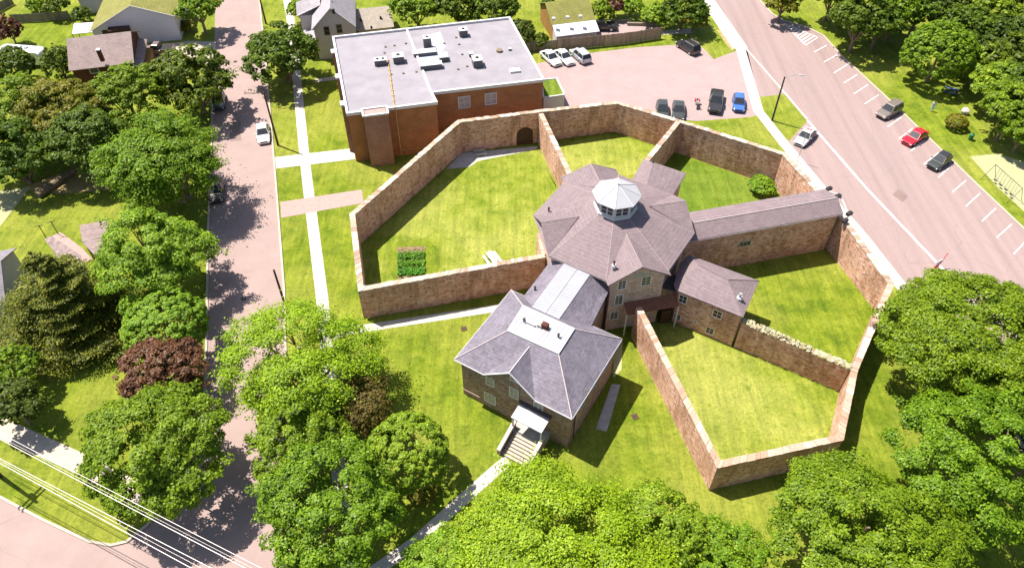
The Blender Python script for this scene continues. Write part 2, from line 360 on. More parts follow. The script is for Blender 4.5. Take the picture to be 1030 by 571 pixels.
# yards of the jail: paler dry grass
sheet('grass_yard', [(364, 247), (465, 158), (541, 151), (562, 190), (545, 262), (367, 320)], .004, GRY)
sheet('grass_yard', [(541, 150), (617, 134), (679, 154), (640, 175), (560, 188)], .004, GRY)
sheet('grass_yard', [(679, 154), (779, 188), (795, 200), (690, 240)], .004, GRL)
sheet('grass_yard', [(690, 240), (836, 264), (876, 311), (850, 375), (745, 330)], .004, GR)
sheet('grass_yard', [(637, 345), (662, 320), (848, 397), (829, 441), (717, 488)], .004, GRY)
sheet('lush_grass_patch', [(393, 252), (402, 242), (430, 240), (442, 250), (444, 268), (436, 282), (400, 284), (391, 270)], .007, GR)
sheet('concrete_pad', [(450, 170), (465, 154), (542, 147), (540, 150.5), (482, 162), (473, 168)], .010, COND)
# car park
sheet('car_park', [(541, 64), (600, 53), (640, 48), (703, 44), (712, 52), (719, 60), (741, 52), (752, 47), (768, 114), (757, 118), (702, 122), (690, 121), (622, 102), (560, 109)], .006, ASP2)
sheet('driveway', [(594, 26), (640, 22), (664, 24), (664, 29), (596, 42)], .006, ASP2)
sheet('path', [(664, 31), (698, 29), (698, 34), (664, 35.5)], .012, CON)
sheet('dry_earth_patch', [(722, 30), (731, 33), (741, 46), (738, 52), (731, 44)], .008, DRY)
# main road on the right
sheet('road', [(700, -30), (747, -30), (763.7, 0), (777.6, 15), (790, 22), (812, 28), (829, 37), (847.5, 57.5), (896.5, 103), (986.5, 190), (1030, 231), (1130, 327), (1130, 520), (1060, 420), (905, 289), (828, 192), (765, 113), (750, 49), (719, 10), (708, -5)], .006, ROAD)
sheet('verge', [(765, 98), (790, 95), (813.5, 122), (793, 144), (770, 118)], .010, GR)
strip('sidewalk', [(690, -30), (716, 5), (746, 49)], 2.6, .014, CONW)
strip('sidewalk', [(746, 49), (764, 112), (790, 145), (828, 191), (870, 240), (905, 285), (960, 345)], 1.55, .018, CONW)
strip('kerb', [(747, -30), (763.7, 0), (777.6, 15), (790, 22), (812, 28), (829, 37), (847.5, 57.5), (896.5, 103), (986.5, 190), (1030, 231), (1130, 327)], .28, .0, CON, .13, 1)
strip('kerb', [(750, 48), (790, 94), (813, 121)], .3, .0, CONW, .13, 0)
strip('road_marking', [(813, 121), (873, 190), (943, 264), (1000, 326)], .3, .012, PNT)
sheet('sand_patch', [(977, 158), (1006, 155), (1050, 170), (1070, 240), (1030, 212), (1007, 191)], .006, SAND)
# parking bay lines
m = MB()
def line(a, b, w=.13):
    A, B = g(*a), g(*b); d = (B-A).normalized(); c = (A+B)/2; m.box((c.x, c.y, .0105), (B-A).length, w, .002, math.atan2(d.y, d.x))
bays = [((820, 53), (833, 46)), ((830, 63), (843.5, 55.5)), ((840, 74), (853.5, 65.5)), ((850, 84), (863.5, 75.5)), ((860, 95), (874.5, 85.5)), ((871, 105), (885, 96)),
        ((882, 116), (896, 107)), ((894, 128), (908, 118.5)), ((905.8, 140), (919.5, 129.5)), ((917.4, 152.4), (931.6, 141.3)), ((930.7, 165.7), (945.5, 154)), ((945, 179), (959.5, 166)),
        ((959, 194), (973, 182)), ((973, 208), (987, 195)), ((989, 223), (1003, 210)), ((1004, 239.5), (1019, 226)), ((1021, 256), (1035, 241)), ((1037, 273), (1051, 257))]
for a, b in bays: line(a, b)
m.build('parking_bay_lines', PNT)['kind'] = 'structure'
m = MB()
A, B, C = (789.5, 23.5), (824, 38), (811.5, 46)
line(A, C); line(A, B, .1); line(C, B)
for k in range(1, 10):
    t = k/10; p = (A[0]+(C[0]-A[0])*t, A[1]+(C[1]-A[1])*t); q = (A[0]+(B[0]-A[0])*t, A[1]+(B[1]-A[1])*t); line(p, q, .2)
m.build('hatched_road_marking', PNT)['kind'] = 'structure'
m = MB()
for k in range(7):
    x = 672+k*13.3; line((x, 121-.5*k), (x-1.5, 104-.5*k), .1)
m.build('car_park_lines', PAV)['kind'] = 'structure'
for k, (x, y) in enumerate([(262, 228), (238, 62), (246, 300)]):
    p = g(x, y); o = MB().tube([(p.x, p.y, .007), (p.x, p.y, .016)], .33, 16).build('manhole_cover', DKM); tag(o, ['round iron manhole cover in the street near the pink cross path', 'round iron manhole cover in the street near the top', 'round iron manhole cover in the street beside the lime-green tree'][k], 'manhole cover', 'manhole covers in the left street')
PATCH = asphalt_mat('asphalt_patch', (.215, .150, .135), amp=.1)
sheet('asphalt_patch', [(232, 120), (243, 119), (244, 141), (233, 142)], .010, PATCH)
sheet('asphalt_patch', [(905, 190), (915, 198), (909, 204), (899, 196)], .010, PATCH)
# left side drives
sheet('driveway', [(150, 46), (193, 41), (218, 42), (219, 66), (190, 62), (158, 60)], .008, CON)
sheet('driveway', [(-30, 192), (0, 192), (32, 188), (0, 229), (-40, 260)], .006, SAND)
sheet('patio', [(53, 237), (62, 233), (72, 240), (84, 249), (94, 260), (86, 264), (78, 255), (65, 245)], .010, PAV)
sheet('dry_earth_patch', [(20, 190), (60, 175), (110, 165), (180, 185), (190, 205), (120, 190), (60, 195)], .005, DRY)
for k, (x, y) in enumerate([(467.6, 330.5), (639.5, 419)]):
    p = g(x, y); t = empty('utility_cover', p, ['square brown cover plate in the lawn beside the wall path', 'square brown cover plate in the lawn east of the hipped house'][k], 'cover plate', 'cover plates in the lawn')
    MB().box((p.x, p.y, .0), .62, .62, .05, .3, ).build('plate', DKW, t); MB().box((p.x, p.y, .05), .3, .06, .02, .3).build('handle', DKM, t)

# ---------------------------------------------------------------- jail yard walls
TW = .62
ring = [(549, 257.5, 4.4), (364, 291, 4.3), (355.5, 216, 4.6), (462.5, 122.8, 4.8), (543.5, 112.6, 4.8), (621.6, 104, 4.5), (684, 122.5, 4.7), (790, 156, 4.9), (849, 221, 4.9), (897, 286.5, 4.1), (860.5, 371.5, 3.6), (845.5, 441, 3.7), (723.5, 467.8, 3.8), (643, 310, 4.4)]
RP = [(g(x, y, z), z) for x, y, z in ring]
def mitre(P, i, off):
    if i == 0: d = (P[1]-P[0]).normalized(); return P[0]+Vector((-d.y, d.x))*off
    if i == len(P)-1: d = (P[-1]-P[-2]).normalized(); return P[-1]+Vector((-d.y, d.x))*off
    a = (P[i]-P[i-1]).normalized(); b = (P[i+1]-P[i]).normalized(); n = Vector((-a.y-b.y, a.x+b.x)).normalized()
    return P[i]+n*off/max(.35, n.dot(Vector((-a.y, a.x))))
def wall_seg(name, q, z0, z1, label, group, cope, cm):
    """q: a_left, b_left, b_right, a_right plan corners"""
    A = (q[0]+q[3])/2; B = (q[1]+q[2])/2
    t = empty(name, (A+B)/2, label, 'wall', group)
    MB().prism([q[3], q[2], q[1], q[0]], [-.3]*4, [z0, z1, z1, z0]).build('masonry', STONE, t)
    m = MB(); L = (B-A).length; s = 0.0; rnd = random.Random(hash(label) % 1000 if False else len(label)*7)
    dA = (q[0]-q[3])/2; dB = (q[1]-q[2])/2
    while s < L-.05:
        ln = min(rnd.uniform(.32, .72)*cope, L-s)
        if L-s-ln < .3: ln = L-s
        ta, tb = (s+.012)/L, (s+ln-.012)/L
        pa, pb = A.lerp(B, ta), A.lerp(B, tb); da, db = dA.lerp(dB, ta)*(1.05+rnd.uniform(-.05, .08)), dA.lerp(dB, tb)*(1.05+rnd.uniform(-.05, .08))
        za, zb = z0+(z1-z0)*ta+.003, z0+(z1-z0)*tb+.003; h = .13+rnd.uniform(-.03, .05)
        m.prism([pa-da, pb-db, pb+db, pa+da], [za, zb, zb, za], [za+h, zb+h, zb+h, za+h]); s += ln
    m.build('coping', cm, t)
    return t
labs = ['stone yard wall with white coping in front of the long shaded lawn path', 'short stone yard wall running up beside the vegetable bed', 'stone yard wall facing the street, stained dark streaks inside',
        'stone yard wall with the arched wooden gate', 'stone yard wall behind the car park, left of the bend', 'stone yard wall closest to the parked white sedans side bend', 'stone yard wall bordering the grass strip below the blue car',
        'sunlit orange stone wall between the leafy shrub and the long wing end', 'sunlit orange stone wall carrying a dark cable, below the floodlights', 'stone yard wall with pale weathered top beside the big right-hand tree',
        'low stone wall with brown coping casting a wide shadow to its right', 'stone wall with checkered coping just above the bottom trees', 'long sunlit stone wall with brown coping right of the hipped house']
labs[5] = 'stone yard wall directly behind the two small dark parked cars'
Pl = [p for p, z in RP]; Zl = [z for p, z in RP]
for i in range(len(Pl)-1):
    q = [mitre(Pl, i, TW/2), mitre(Pl, i+1, TW/2), mitre(Pl, i+1, -TW/2), mitre(Pl, i, -TW/2)]
    t = wall_seg('stone_wall', q, Zl[i], Zl[i+1], labs[i], 'stone walls round the jail yards', 1.0 if i not in (9, 10, 11, 12) else 1.2, COPE if i < 9 else COPED if i > 9 else COPE)
    if i == 3: gate_wall = (t, Pl[3], Pl[4])
    if i == 8: cable_wall = (t, Pl[8], Pl[9])
def radial(a, b, za, zb, label, cm=COPE, trim=TW/2+.03, cope=1.0):
    A, B = g(*a, za), g(*b, zb); d = (B-A).normalized(); A = A+d*trim; n = Vector((-d.y, d.x))*TW/2
    return wall_seg('stone_wall', [A+n, B+n, B-n, A-n], za-.02, zb, label, 'stone walls round the jail yards', cope, cm)
radial((544.5, 113.5), (575.5, 179), 4.75, 4.5, 'stone dividing wall from the arched gate corner to the octagonal roof, orange sunlit face')
radial((684, 122.5), (650, 164), 4.65, 4.5, 'short stone dividing wall behind the upper roof wing')
radial((549, 258.5), (543.5, 236), 4.35, 4.5, 'short stub of stone wall between the slate link roof and the west roof tip', trim=.35)
# wall under / beyond the south-east wing with rough rubble top
A, B = g(860.5, 371.5, 3.6), g(748, 323, 3.9); d = (B-A).normalized(); n = Vector((-d.y, d.x))
t = empty('stone_wall', (A+B)/2, 'stone yard wall topped with rough pale rubble below the small wing', 'wall', 'stone walls round the jail yards')
A2 = A+d*(TW/2+.05)
MB().prism([A2+n*.33, B+n*.33, B-n*.33, A2-n*.33], [-.3]*4, [3.6, 3.9, 3.9, 3.6]).build('masonry', STONE, t)
m = MB(); rnd = random.Random(3)
L = (B-A2).length
for k in range(330):
    s = rnd.random(); w = rnd.uniform(-.36, .36); c = A2.lerp(B, s)+n*w; r = rnd.uniform(.09, .2); z = 3.62+.3*s+rnd.uniform(0, .30)*(1-(w/.5)**2)*(1.0 if s > .35 else .35)
    m.box((c.x, c.y, z-.08), r*1.9, r*1.5, r*1.0, rnd.uniform(0, 3))
m.build('rubble_top', RUBBLE, t, bevel=.03)
# arched gate in its wall
t, a, b = gate_wall; dd, nn = facing(a, b)
gc = on_wall(478+440-440+50.5, 137, a+nn*TW/2, b+nn*TW/2); gx = on_wall(440+483/5.436, 90+300/5.436, a+nn*TW/2, b+nn*TW/2)
c = gx.xy; W2 = 1.05
def arch(w, hs, k=12): return [(-w, 0), (w, 0)]+[(w*math.cos(math.pi*i/k), hs+w*.9*math.sin(math.pi*i/k)) for i in range(k+1)]
def arch_prism(m, pts, o0, o1):
    vs = []
    for o in (o0, o1):
        for u, z in pts: q = c+dd*u+nn*o; vs.append((q.x, q.y, z))
    k = len(pts); m.add(vs, [tuple(range(k)), tuple(range(2*k-1, k-1, -1))]+[(i, (i+1) % k, k+(i+1) % k, k+i) for i in range(k)])
gate = empty('arched_gate', (c.x, c.y, 0), 'dark brown arched double gate set in the upper yard wall', 'gate')
m = MB(); arch_prism(m, arch(W2+.12, 1.75), -.03, .02); m.build('arch_surround', DKW, gate)
m = MB()
for k in range(8):
    u = -W2+.13+k*.262; z1 = 1.75+.9*math.sqrt(max(0, W2**2-(abs(u)+.12)**2)) if abs(u)+.12 < W2 else 1.8
    q = c+dd*u+nn*.045; m.box((q.x, q.y, .02), .24, .04, max(1.7, z1), math.atan2(dd.y, dd.x))
m.build('door_boards', DKW, gate)
q = c+nn*.075
for z in (.5, 1.7): MB().box((q.x, q.y, z), 1.9, .03, .1, math.atan2(dd.y, dd.x)).build('iron_strap', DKM, gate)
# cable along sunlit right walls
for lab, pts in (('dark cable sagging along the wall between the floodlights and the big tree', [(845.5, 224.5, 4.3), (860, 240, 4.25), (875, 259, 4.15), (886, 276, 4.0), (894, 284, 3.9)]), ('dark cable fixed along the wall behind the leafy shrub', [(790.5, 158.5, 4.75), (800, 170, 4.7), (810, 181, 4.65), (820, 193, 4.6)])):
    o = MB().tube([g3(x, y, z) for x, y, z in pts], .05, 6).build('cable', DKM); tag(o, lab, 'cable')
# inner ledges
p = g(484, 155); t = empty('stone_bench', p, 'pale slab bench on the shaded concrete pad by the arched gate', 'bench')
for k, (dx, dy) in enumerate([(-.15, .35), (.25, -.35)]):
    MB().box((p.x+dx, p.y+dy, .25), 1.5, .38, .12, .15).build('slab', COND, t)
    for s in (-.5, .5): MB().box((p.x+dx+s, p.y+dy+s*.15, 0), .2, .3, .25, .15).build('leg', COND, t)

# ---------------------------------------------------------------- roofs & jail buildings
def roof_faces(m, faces, th=.12):
    for f in faces: m.slab(f, th)
    return m
def ridge_tubes(parent, segs, r=.07, mat=RIDGE, name='ridge_cap'):
    for a, b in segs:
        a = Vector(a); b = Vector(b); MB().tube([a+Vector((0, 0, .02)), b+Vector((0, 0, .02))], r, 6).build(name, mat, parent)
# central octagon block
BC = Vector((11.2, 61.6)); BR = 8.85; EZ = 7.6; AP = 10.2
def bp(ang, r, z): return Vector((BC.x+r*math.cos(R(ang)), BC.y+r*math.sin(R(ang)), z))
blk = empty('cell_block', (BC.x, BC.y, 0), 'octagonal stone jail block under a many-sided mauve shingle roof with a white cupola', 'building')
angs = [-100+45*k for k in range(8)]
MB().prism([bp(a, BR-.75, 0).xy for a in angs], -.2, EZ).build('wall', STONEP, blk)
m = MB(); RC = 1.9; slope = (AP-EZ)/(BR-RC)
for a in angs:
    A, B = bp(a, BR, EZ), bp(a+45, BR, EZ); C, D = bp(a+45, RC, AP), bp(a, RC, AP); m.slab([A, B, C, D], .14)
roof = m.build('roof', RMAUVE, blk)
def cross_gable(mid, half, out, zr, rin, hip=0.0):
    """gabled projection of the main roof; ridge at angle mid"""
    a1, a2 = mid-half, mid+half; rr = BR*math.cos(R(22.5))
    u = Vector((math.cos(R(mid)), math.sin(R(mid)))); v = Vector((-u.y, u.x)); hw = BR*math.sin(R(22.5))
    E1 = BC+u*(rr+out)-v*hw; E2 = BC+u*(rr+out)+v*hw; Bk = BC+u*rin; Rg = BC+u*(rr+out-hip)
    B1 = BC+u*(rr-1.2)-v*(hw+.0); B2 = BC+u*(rr-1.2)+v*(hw+.0)
    e1 = (E1.x, E1.y, EZ-.02); e2 = (E2.x, E2.y, EZ-.02); k = (Bk.x, Bk.y, zr+.02); rg = (Rg.x, Rg.y, zr)
    b1 = (BC.x+u.x*rr-v.x*hw, BC.y+u.y*rr-v.y*hw, EZ-.02); b2 = (BC.x+u.x*rr+v.x*hw, BC.y+u.y*rr+v.y*hw, EZ-.02)
    m = MB(); m.slab([e1, rg, k, b1], .13); m.slab([e2, b2, k, rg], .13)
    if hip: m.slab([e1, e2, rg], .13)
    m.build('roof', RMAUVE, blk)
    if not hip:
        q = [Vector(p)-Vector((u.x, u.y, 0))*.35 for p in (e1, e2, rg)]; q = [q[0]+Vector((v.x, v.y, 0))*.3, q[1]-Vector((v.x, v.y, 0))*.3, q[2]-Vector((0, 0, .2))]; q2 = [p-Vector((u.x, u.y, 0))*.3 for p in q]
        MB().add(q+q2, [(0, 1, 2), (5, 4, 3), (0, 3, 4, 1), (1, 4, 5, 2), (2, 5, 3, 0)]).build('gable_wall', STONEP, blk)
    Z = Vector((0, 0, .015))
    ridge_tubes(blk, [(Vector(k)-Z*2, Vector(rg)-Z*2)]+([(Vector(rg)-Z*2, Vector(e1)-Z), (Vector(rg)-Z*2, Vector(e2)-Z)] if hip else []), .05, RCAP)
    return e1, e2, rg, k, u, v, rr, hw
for mid, out, zr, rin, hip in ((-77.5, .7, 9.5, 3.9, 0), (12.5, .02, 9.4, 4.0, 0), (102.5, 1.0, 9.3, 4.1, .4), (192.5, .02, 9.4, 4.0, 0)):
    e1, e2, rg, k, u, v, rr, hw = cross_gable(mid, 22.5, out, zr, rin, hip)
    if out > .6 or mid < 0:
        q = [BC+u*(rr-.8)-v*(hw-.5), BC+u*(rr+out-.45)-v*(hw-.5), BC+u*(rr+out-.45)+v*(hw-.5), BC+u*(rr-.8)+v*(hw-.5)]
        MB().prism(q, -.2, EZ-.05).build('wall', STONEP, blk)
    if mid == -77.5: south = (q[1], q[2])
ridge_tubes(blk, [(bp(a, RC, AP-.05), bp(a, BR, EZ-.05)) for a in angs], .045, RCAP)
# small gablet on the south face
e = south; dS, nS = facing(*e)
for px, py, w, h in ((626.7, 285.5, .95, 1.5), (651, 281.5, 1.1, 1.5), (623.2, 301.5, .95, 1.5), (618.5, 317, .95, 1.3)):
    window(blk, e[0], e[1], px, py, w, h, cols=2, rows=4, frame=TRIM)
c0 = (e[0]+e[1])/2+nS*.13; rz = math.atan2(dS.y, dS.x)
m = MB(); a = c0-dS*1.6; b = c0+dS*1.6; m.add([(a.x, a.y, EZ+.1), (b.x, b.y, EZ+.1), (c0.x, c0.y, EZ+.8), (a.x-nS.x*.3, a.y-nS.y*.3, EZ+.1), (b.x-nS.x*.3, b.y-nS.y*.3, EZ+.1), (c0.x-nS.x*.6, c0.y-nS.y*.6, EZ+.8)], [(0, 1, 2), (3, 5, 4), (0, 2, 5, 3), (1, 4, 5, 2), (0, 3, 4, 1)])
m.build('gable_vent', COND, blk)
# NNE wing of the block (upper roof wing) eaves from sight lines
def poly_roof(parent, eaves, ez, ridge, rz_, mat, faces, th=.13, name='roof'):
    P = {('e', i): g3(x, y, ez) for i, (x, y) in enumerate(eaves)}; P.update({('r', i): g3(x, y, rz_) for i, (x, y) in enumerate(ridge)})
    m = MB()
    for f in faces: m.slab([P[k] for k in f], th)
    m.build(name, mat, parent); return P
up = empty('upper_wing', g(660, 190, 4), 'small mauve-roofed wing reaching up from the octagon towards the dark parked cars', 'building')
P = poly_roof(up, [(634, 186), (648.5, 160), (691.5, 174.5), (672, 206)], 6.4, [(658, 164.5), (650, 192)], 7.4, RMAUVE,
      [[('e', 1), ('r', 0), ('r', 1), ('e', 0)], [('e', 3), ('r', 1), ('r', 0), ('e', 2)], [('e', 1), ('e', 2), ('r', 0)]])
c = sum((P[('e', i)].xy for i in range(4)), Vector((0, 0)))/4
MB().prism([c.lerp(P[('e', i)].xy, .88) for i in range(4)], -.2, 6.35).build('wall', STONEP, up)
# cupola
cup = MB().prism([bp(a, 2.2, 0).xy for a in angs], 9.2, 11.75).build('cupola', WHT, blk)
for a in angs:
    p = bp(a, 2.2, 0).xy; q = bp(a+45, 2.2, 0).xy; c = (p+q)/2; d = (q-p).normalized(); n = Vector((d.y, -d.x)); rz = math.atan2(d.y, d.x)
    for s in (-.36, .36):
        cc = c+d*s+n*.01; MB().box((cc.x, cc.y, 10.55), .52, .05, .95, rz).build('pane', GLASS, cup)
    cc = c+n*.03; m = MB()
    for z in (10.48, 10.98, 11.5): m.box((cc.x, cc.y, z), 1.35, .06, .06, rz)
    for s in (-.69, 0, .69): m.box((cc.x+d.x*s, cc.y+d.y*s, 10.54), .06, .055, .93, rz)
    m.build('window_frame', WHT, cup)
MB().prism([bp(a, 2.36, 0).xy for a in angs], 9.2, 10.3).build('cupola_base', WHT, blk)
m = MB()
for a in angs: m.slab([bp(a, 2.65, 11.85), bp(a+45, 2.65, 11.85), Vector((BC.x, BC.y, 13.05))], .1)
m.build('cupola_roof', plain('cupola_roof_metal', (.34, .335, .36), .5, var=.06), blk)
m = MB()
for a in angs: m.tube([bp(a, 2.63, 11.88), Vector((BC.x, BC.y, 13.07))], .045, 6)
m.tube([(BC.x, BC.y, 13.0), (BC.x, BC.y, 13.25)], .1, 8)
m.build('cupola_ribs', WHT, blk)
def vent(parent, px, py, z, h=.5, r=.09, mat=DKM, base=True):
    p = g(px, py, z); m = MB(); m.tube([(p.x, p.y, z-.1), (p.x, p.y, z+h)], r, 8); m.tube([(p.x, p.y, z+h), (p.x, p.y, z+h+.1)], r*1.5, 8)
    o = m.build('vent_pipe', mat, parent)
    if base: MB().tube([(p.x, p.y, z-.3), (p.x, p.y, z+.06)], r*2.6, 10).build('flashing', WHT, o)
vent(blk, 618.5, 267, 8.7); vent(blk, 553, 213, 8.2, base=False); vent(blk, 657.5, 166, 7.0, base=False)
# fascia line under block eaves
m = MB()
for a in angs: m.tube([bp(a, BR-.05, EZ-.14), bp(a+45, BR-.05, EZ-.14)], .06, 5)
m.build('gutter', SIDING, blk)

# hipped house in front
ez = 5.8; hc = [g(457.8, 361, ez), g(576.2, 421, ez), g(626.5, 340.9, ez), g(515, 291.4, ez)]
dz = 8.15; dk = [g(511.3, 332.8, dz), g(562.7, 356.1, dz), g(578.7, 331.1, dz), g(527.2, 307.8, dz)]
hm = sum(hc, Vector((0, 0)))/4
hs = empty('hipped_house', hm, 'two-storey stone house with a slate hip roof and white flat deck on top', 'building')
hd = (hc[1]-hc[0]).normalized(); hn = Vector((hd.y, -hd.x))     # along front, out of front
if hn.dot(-hm) < 0: hn = -hn
LEN = (hc[1]-hc[0]).length; DEP = (hc[3]-hc[0]).length
ov = .45
hw = [hc[0]+hd*ov-hn*ov, hc[1]-hd*ov-hn*ov, hc[2]-hd*ov+hn*ov, hc[3]+hd*ov+hn*ov]
MB().prism(hw, -.2, ez-.05).build('wall', STONEB, hs)
# plinth line
off = .06; pl = [hw[0]-hd*off+hn*off, hw[1]+hd*off+hn*off, hw[2]+hd*off-hn*off, hw[3]-hd*off-hn*off]
MB().prism(pl, .75, .9).build('string_course', PAV, hs)
m = MB()
E3 = [Vector((p.x, p.y, ez)) for p in hc]; D3 = [Vector((p.x, p.y, dz)) for p in dk]
for i in range(1, 4): m.slab([E3[i], E3[(i+1) % 4], D3[(i+1) % 4], D3[i]], .12)
m.build('roof', RSLATE, hs)
hr = math.atan2(hd.y, hd.x)
DECKM = seam_mat('white_seam_metal', (.37, .36, .38), hr, .42)
MB().prism([p for p in dk], dz-.1, dz+.10).build('roof_deck', DECKM, hs)
m = MB()
for i in range(4): m.tube([D3[i]+Vector((0, 0, .08)), D3[(i+1) % 4]+Vector((0, 0, .08))], .055, 6)
m.build('deck_edge', WHT, hs)
ridge_tubes(hs, [(E3[i], D3[i]) for i in range(4)], .055)
m = MB()
for i in range(1, 4):
    a, b = E3[i]-Vector((0, 0, .08)), E3[(i+1) % 4]-Vector((0, 0, .08)); m.tube([a, b], .075, 6)
m.build('gutter', WHT, hs)
# gable over the entrance front
fw0, fw1 = hw[0], hw[1]
pk = on_wall(514.2, 372.5, fw0+hn*.3, fw1+hn*.3); PKZ = pk.z
gl = on_wall(489.2, 377.6, fw0+hn*.3, fw1+hn*.3); grt = on_wall(538.7, 400.5, fw0+hn*.3, fw1+hn*.3)
up_ = (pk.xy-fw0).dot(hd); ul = (gl.xy-fw0).dot(hd); ur = (grt.xy-fw0).dot(hd); hwid = (ur-ul)/2
print('gable', PKZ, gl.z, grt.z, ul, up_, ur)
PKZ = 7.9; zl = ez-.02
def fp(u, o, z): q = fw0+hd*u+hn*o; return Vector((q.x, q.y, z))
um = 5.7; hwid = 2.75
od = ((dk[0]+dk[1])/2-fw0).dot(hn); VV = fp(um, .45+(od-.45)*(PKZ-ez)/(dz-ez), PKZ)
m = MB(); eL = fp(um-hwid, .45, ez); eR = fp(um+hwid, .45, ez)
m.slab([E3[0], eL, VV, D3[0]], .12); m.slab([eR, E3[1], D3[1], VV], .12); m.slab([D3[0], VV, D3[1]], .12)
m.build('roof', RSLATE, hs)
for a_, b_ in ((E3[0], eL), (eR, E3[1])): MB().tube([a_-Vector((0, 0, .08)), b_-Vector((0, 0, .08))], .075, 6).build('gutter', WHT, hs)
back = VV-Vector((hn.x, hn.y, 0))*.05
m = MB(); pkv = fp(um, .42, PKZ)
for s in (-1, 1):
    eo = fp(um+s*hwid*1.02, .42, zl-.0); eb = fp(um+s*hwid*1.02, .40, zl-.0); m.slab([eo, pkv, back, eb] if s > 0 else [eo, eb, back, pkv], .1)
m.build('gable_roof', RSLATE, hs)
ww = hwid-.3
m = MB(); m.add([fp(um-ww, .0, ez-.1), fp(um+ww, .0, ez-.1), fp(um, .0, PKZ-.2), fp(um-ww, -.5, ez-.1), fp(um+ww, -.5, ez-.1), fp(um, -.5, PKZ-.2)], [(0, 1, 2), (5, 4, 3), (0, 3, 4, 1), (1, 4, 5, 2), (2, 5, 3, 0)])
m.build('wall', STONEB, hs)
m = MB()
for s in (-1, 1): m.tube([pkv+Vector((0, 0, -.04)), fp(um+s*hwid*1.02, .44, zl-.08)], .07, 6)
m.tube([pkv, back], .05, 6)
m.build('barge_board', WHT, hs)
for px, py, w, h, cc, rr_ in ((493.8, 383.5, .85, 1.1, 2, 2), (493.6, 400.3, 1.25, 1.35, 3, 4), (517.8, 395, .95, 1.35, 2, 4), (518.2, 380.5, .8, .7, 2, 1), (542.3, 408.6, .95, 1.0, 2, 2)):
    window(hs, fw0, fw1, px, py, w+.1, h+.1, cols=cc, rows=rr_, frame=TRIM, glass=BLIND)
# right side windows and drain pipe
sd0, sd1 = hw[1], hw[2]
for f in (.28, .55, .8):
    c = sd0.lerp(sd1, f); window(hs, sd0, sd1, Vector((c.x, c.y, 4.2)), None, .95, 1.5, cols=2, rows=4, frame=WHT)
c = sd0.lerp(sd1, .12); q = c+hd*.08; MB().tube([(q.x, q.y, .1), (q.x, q.y, ez)], .05, 6).build('drain_pipe', DKM, hs)
# roof deck clutter: chimney stub, hatch
def deckbox(px, py, w, d_, h, mat, name):
    p = g(px, py, dz+.1); return MB().box((p.x, p.y, dz+.1), w, d_, h, hr).build(name, mat, hs)
deckbox(549, 329.5, .62, .5, .55, BRKD, 'chimney'); deckbox(544.5, 328, .5, .5, .3, GREYM, 'roof_hatch'); deckbox(533.5, 325.8, 1.2, .18, .25, WHT, 'skylight_kerb')
for x, y in ((528, 323.5), (562.5, 339)): vent(hs, x, y, dz+.1, .35, .09, base=False)
# porch: canopy, stairs, balustrade walls
pc = [on_wall(523, 412, fw0, fw1), on_wall(555.5, 426.5, fw0, fw1)]
u0 = (pc[0].xy-fw0).dot(hd)+.15; u1 = (pc[1].xy-fw0).dot(hd)-.1; zt = 3.4
print('porch', u0, u1, pc[0].z, pc[1].z)
po = 1.75
m = MB(); m.slab([fp(u0, .0, zt+.25), fp(u0, po, zt-.1), fp(u1, po, zt-.1), fp(u1, .0, zt+.25)], .1); m.build('porch_roof', seam_mat('porch_metal', (.30, .275, .30), hr+R(0), 1.6), hs)
MB().slab([fp(u0-.05, -.01, zt+.6), fp(u0-.05, .22, zt+.5), fp(u1+.05, .22, zt+.5), fp(u1+.05, -.01, zt+.6)], .3).build('porch_flashing', DKM, hs)
for u in (u0+.12, u1-.12):
    a = fp(u, po-.15, .9); MB().box((a.x, a.y, 1.0), .14, .14, zt-1.15, hr).build('post', WHT, hs)
a = fp((u0+u1)/2, .85, 0); MB().box((a.x, a.y, 0), u1-u0, 1.7, 1.05, hr).build('landing', COND, hs)
m = MB()
for k in range(7):
    a = fp((u0+u1)/2, 1.7+.16+k*.32, 0); m.box((a.x, a.y, 0), u1-u0-.5, .32, 1.05-(k+1)*.13, hr)
m.build('step', CON, hs)
m = MB()
for k in range(7):
    a = fp((u0+u1)/2, 1.7+.3+k*.32, 0); m.box((a.x, a.y, 1.05-(k+1)*.13), u1-u0-.5, .05, .012, hr)
m.build('step_edge', DKW, hs)
for u in (u0+.05, u1-.05):
    a0 = fp(u, 1.1, 0).xy; a1 = fp(u, 4.1, 0).xy; n_ = hd*.13
    MB().prism([a0-n_, a1-n_, a1+n_, a0+n_], 0, [1.9, .75, .75, 1.9]).build('side_wall', PAV, hs)
    MB().prism([a0-n_*1.4, a1-n_*1.4, a1+n_*1.4, a0+n_*1.4], [1.9, .75, .75, 1.9], [2.0, .85, .85, 2.0]).build('handrail', CONW, hs)
dcen = fp((u0+u1)/2, .01, 2.1); window(hs, fw0, fw1, dcen, None, 1.1, 2.1, frame=DKW, cols=1, rows=2, name='door', glass=DKW)
# standing gas meter box at right side
q = g(561, 444); t = empty('round_wall_fan', q, 'small round dark bin against the shaded right side of the hipped house', 'bin')
MB().tube([(q.x+.5, q.y+.4, 0), (q.x+.5, q.y+.4, .8)], .28, 14).build('drum', DKM, t); MB().tube([(q.x+.5, q.y+.4, .8), (q.x+.5, q.y+.4, .86)], .31, 14).build('lid', GREYM, t)
t.name = 'round_bin'

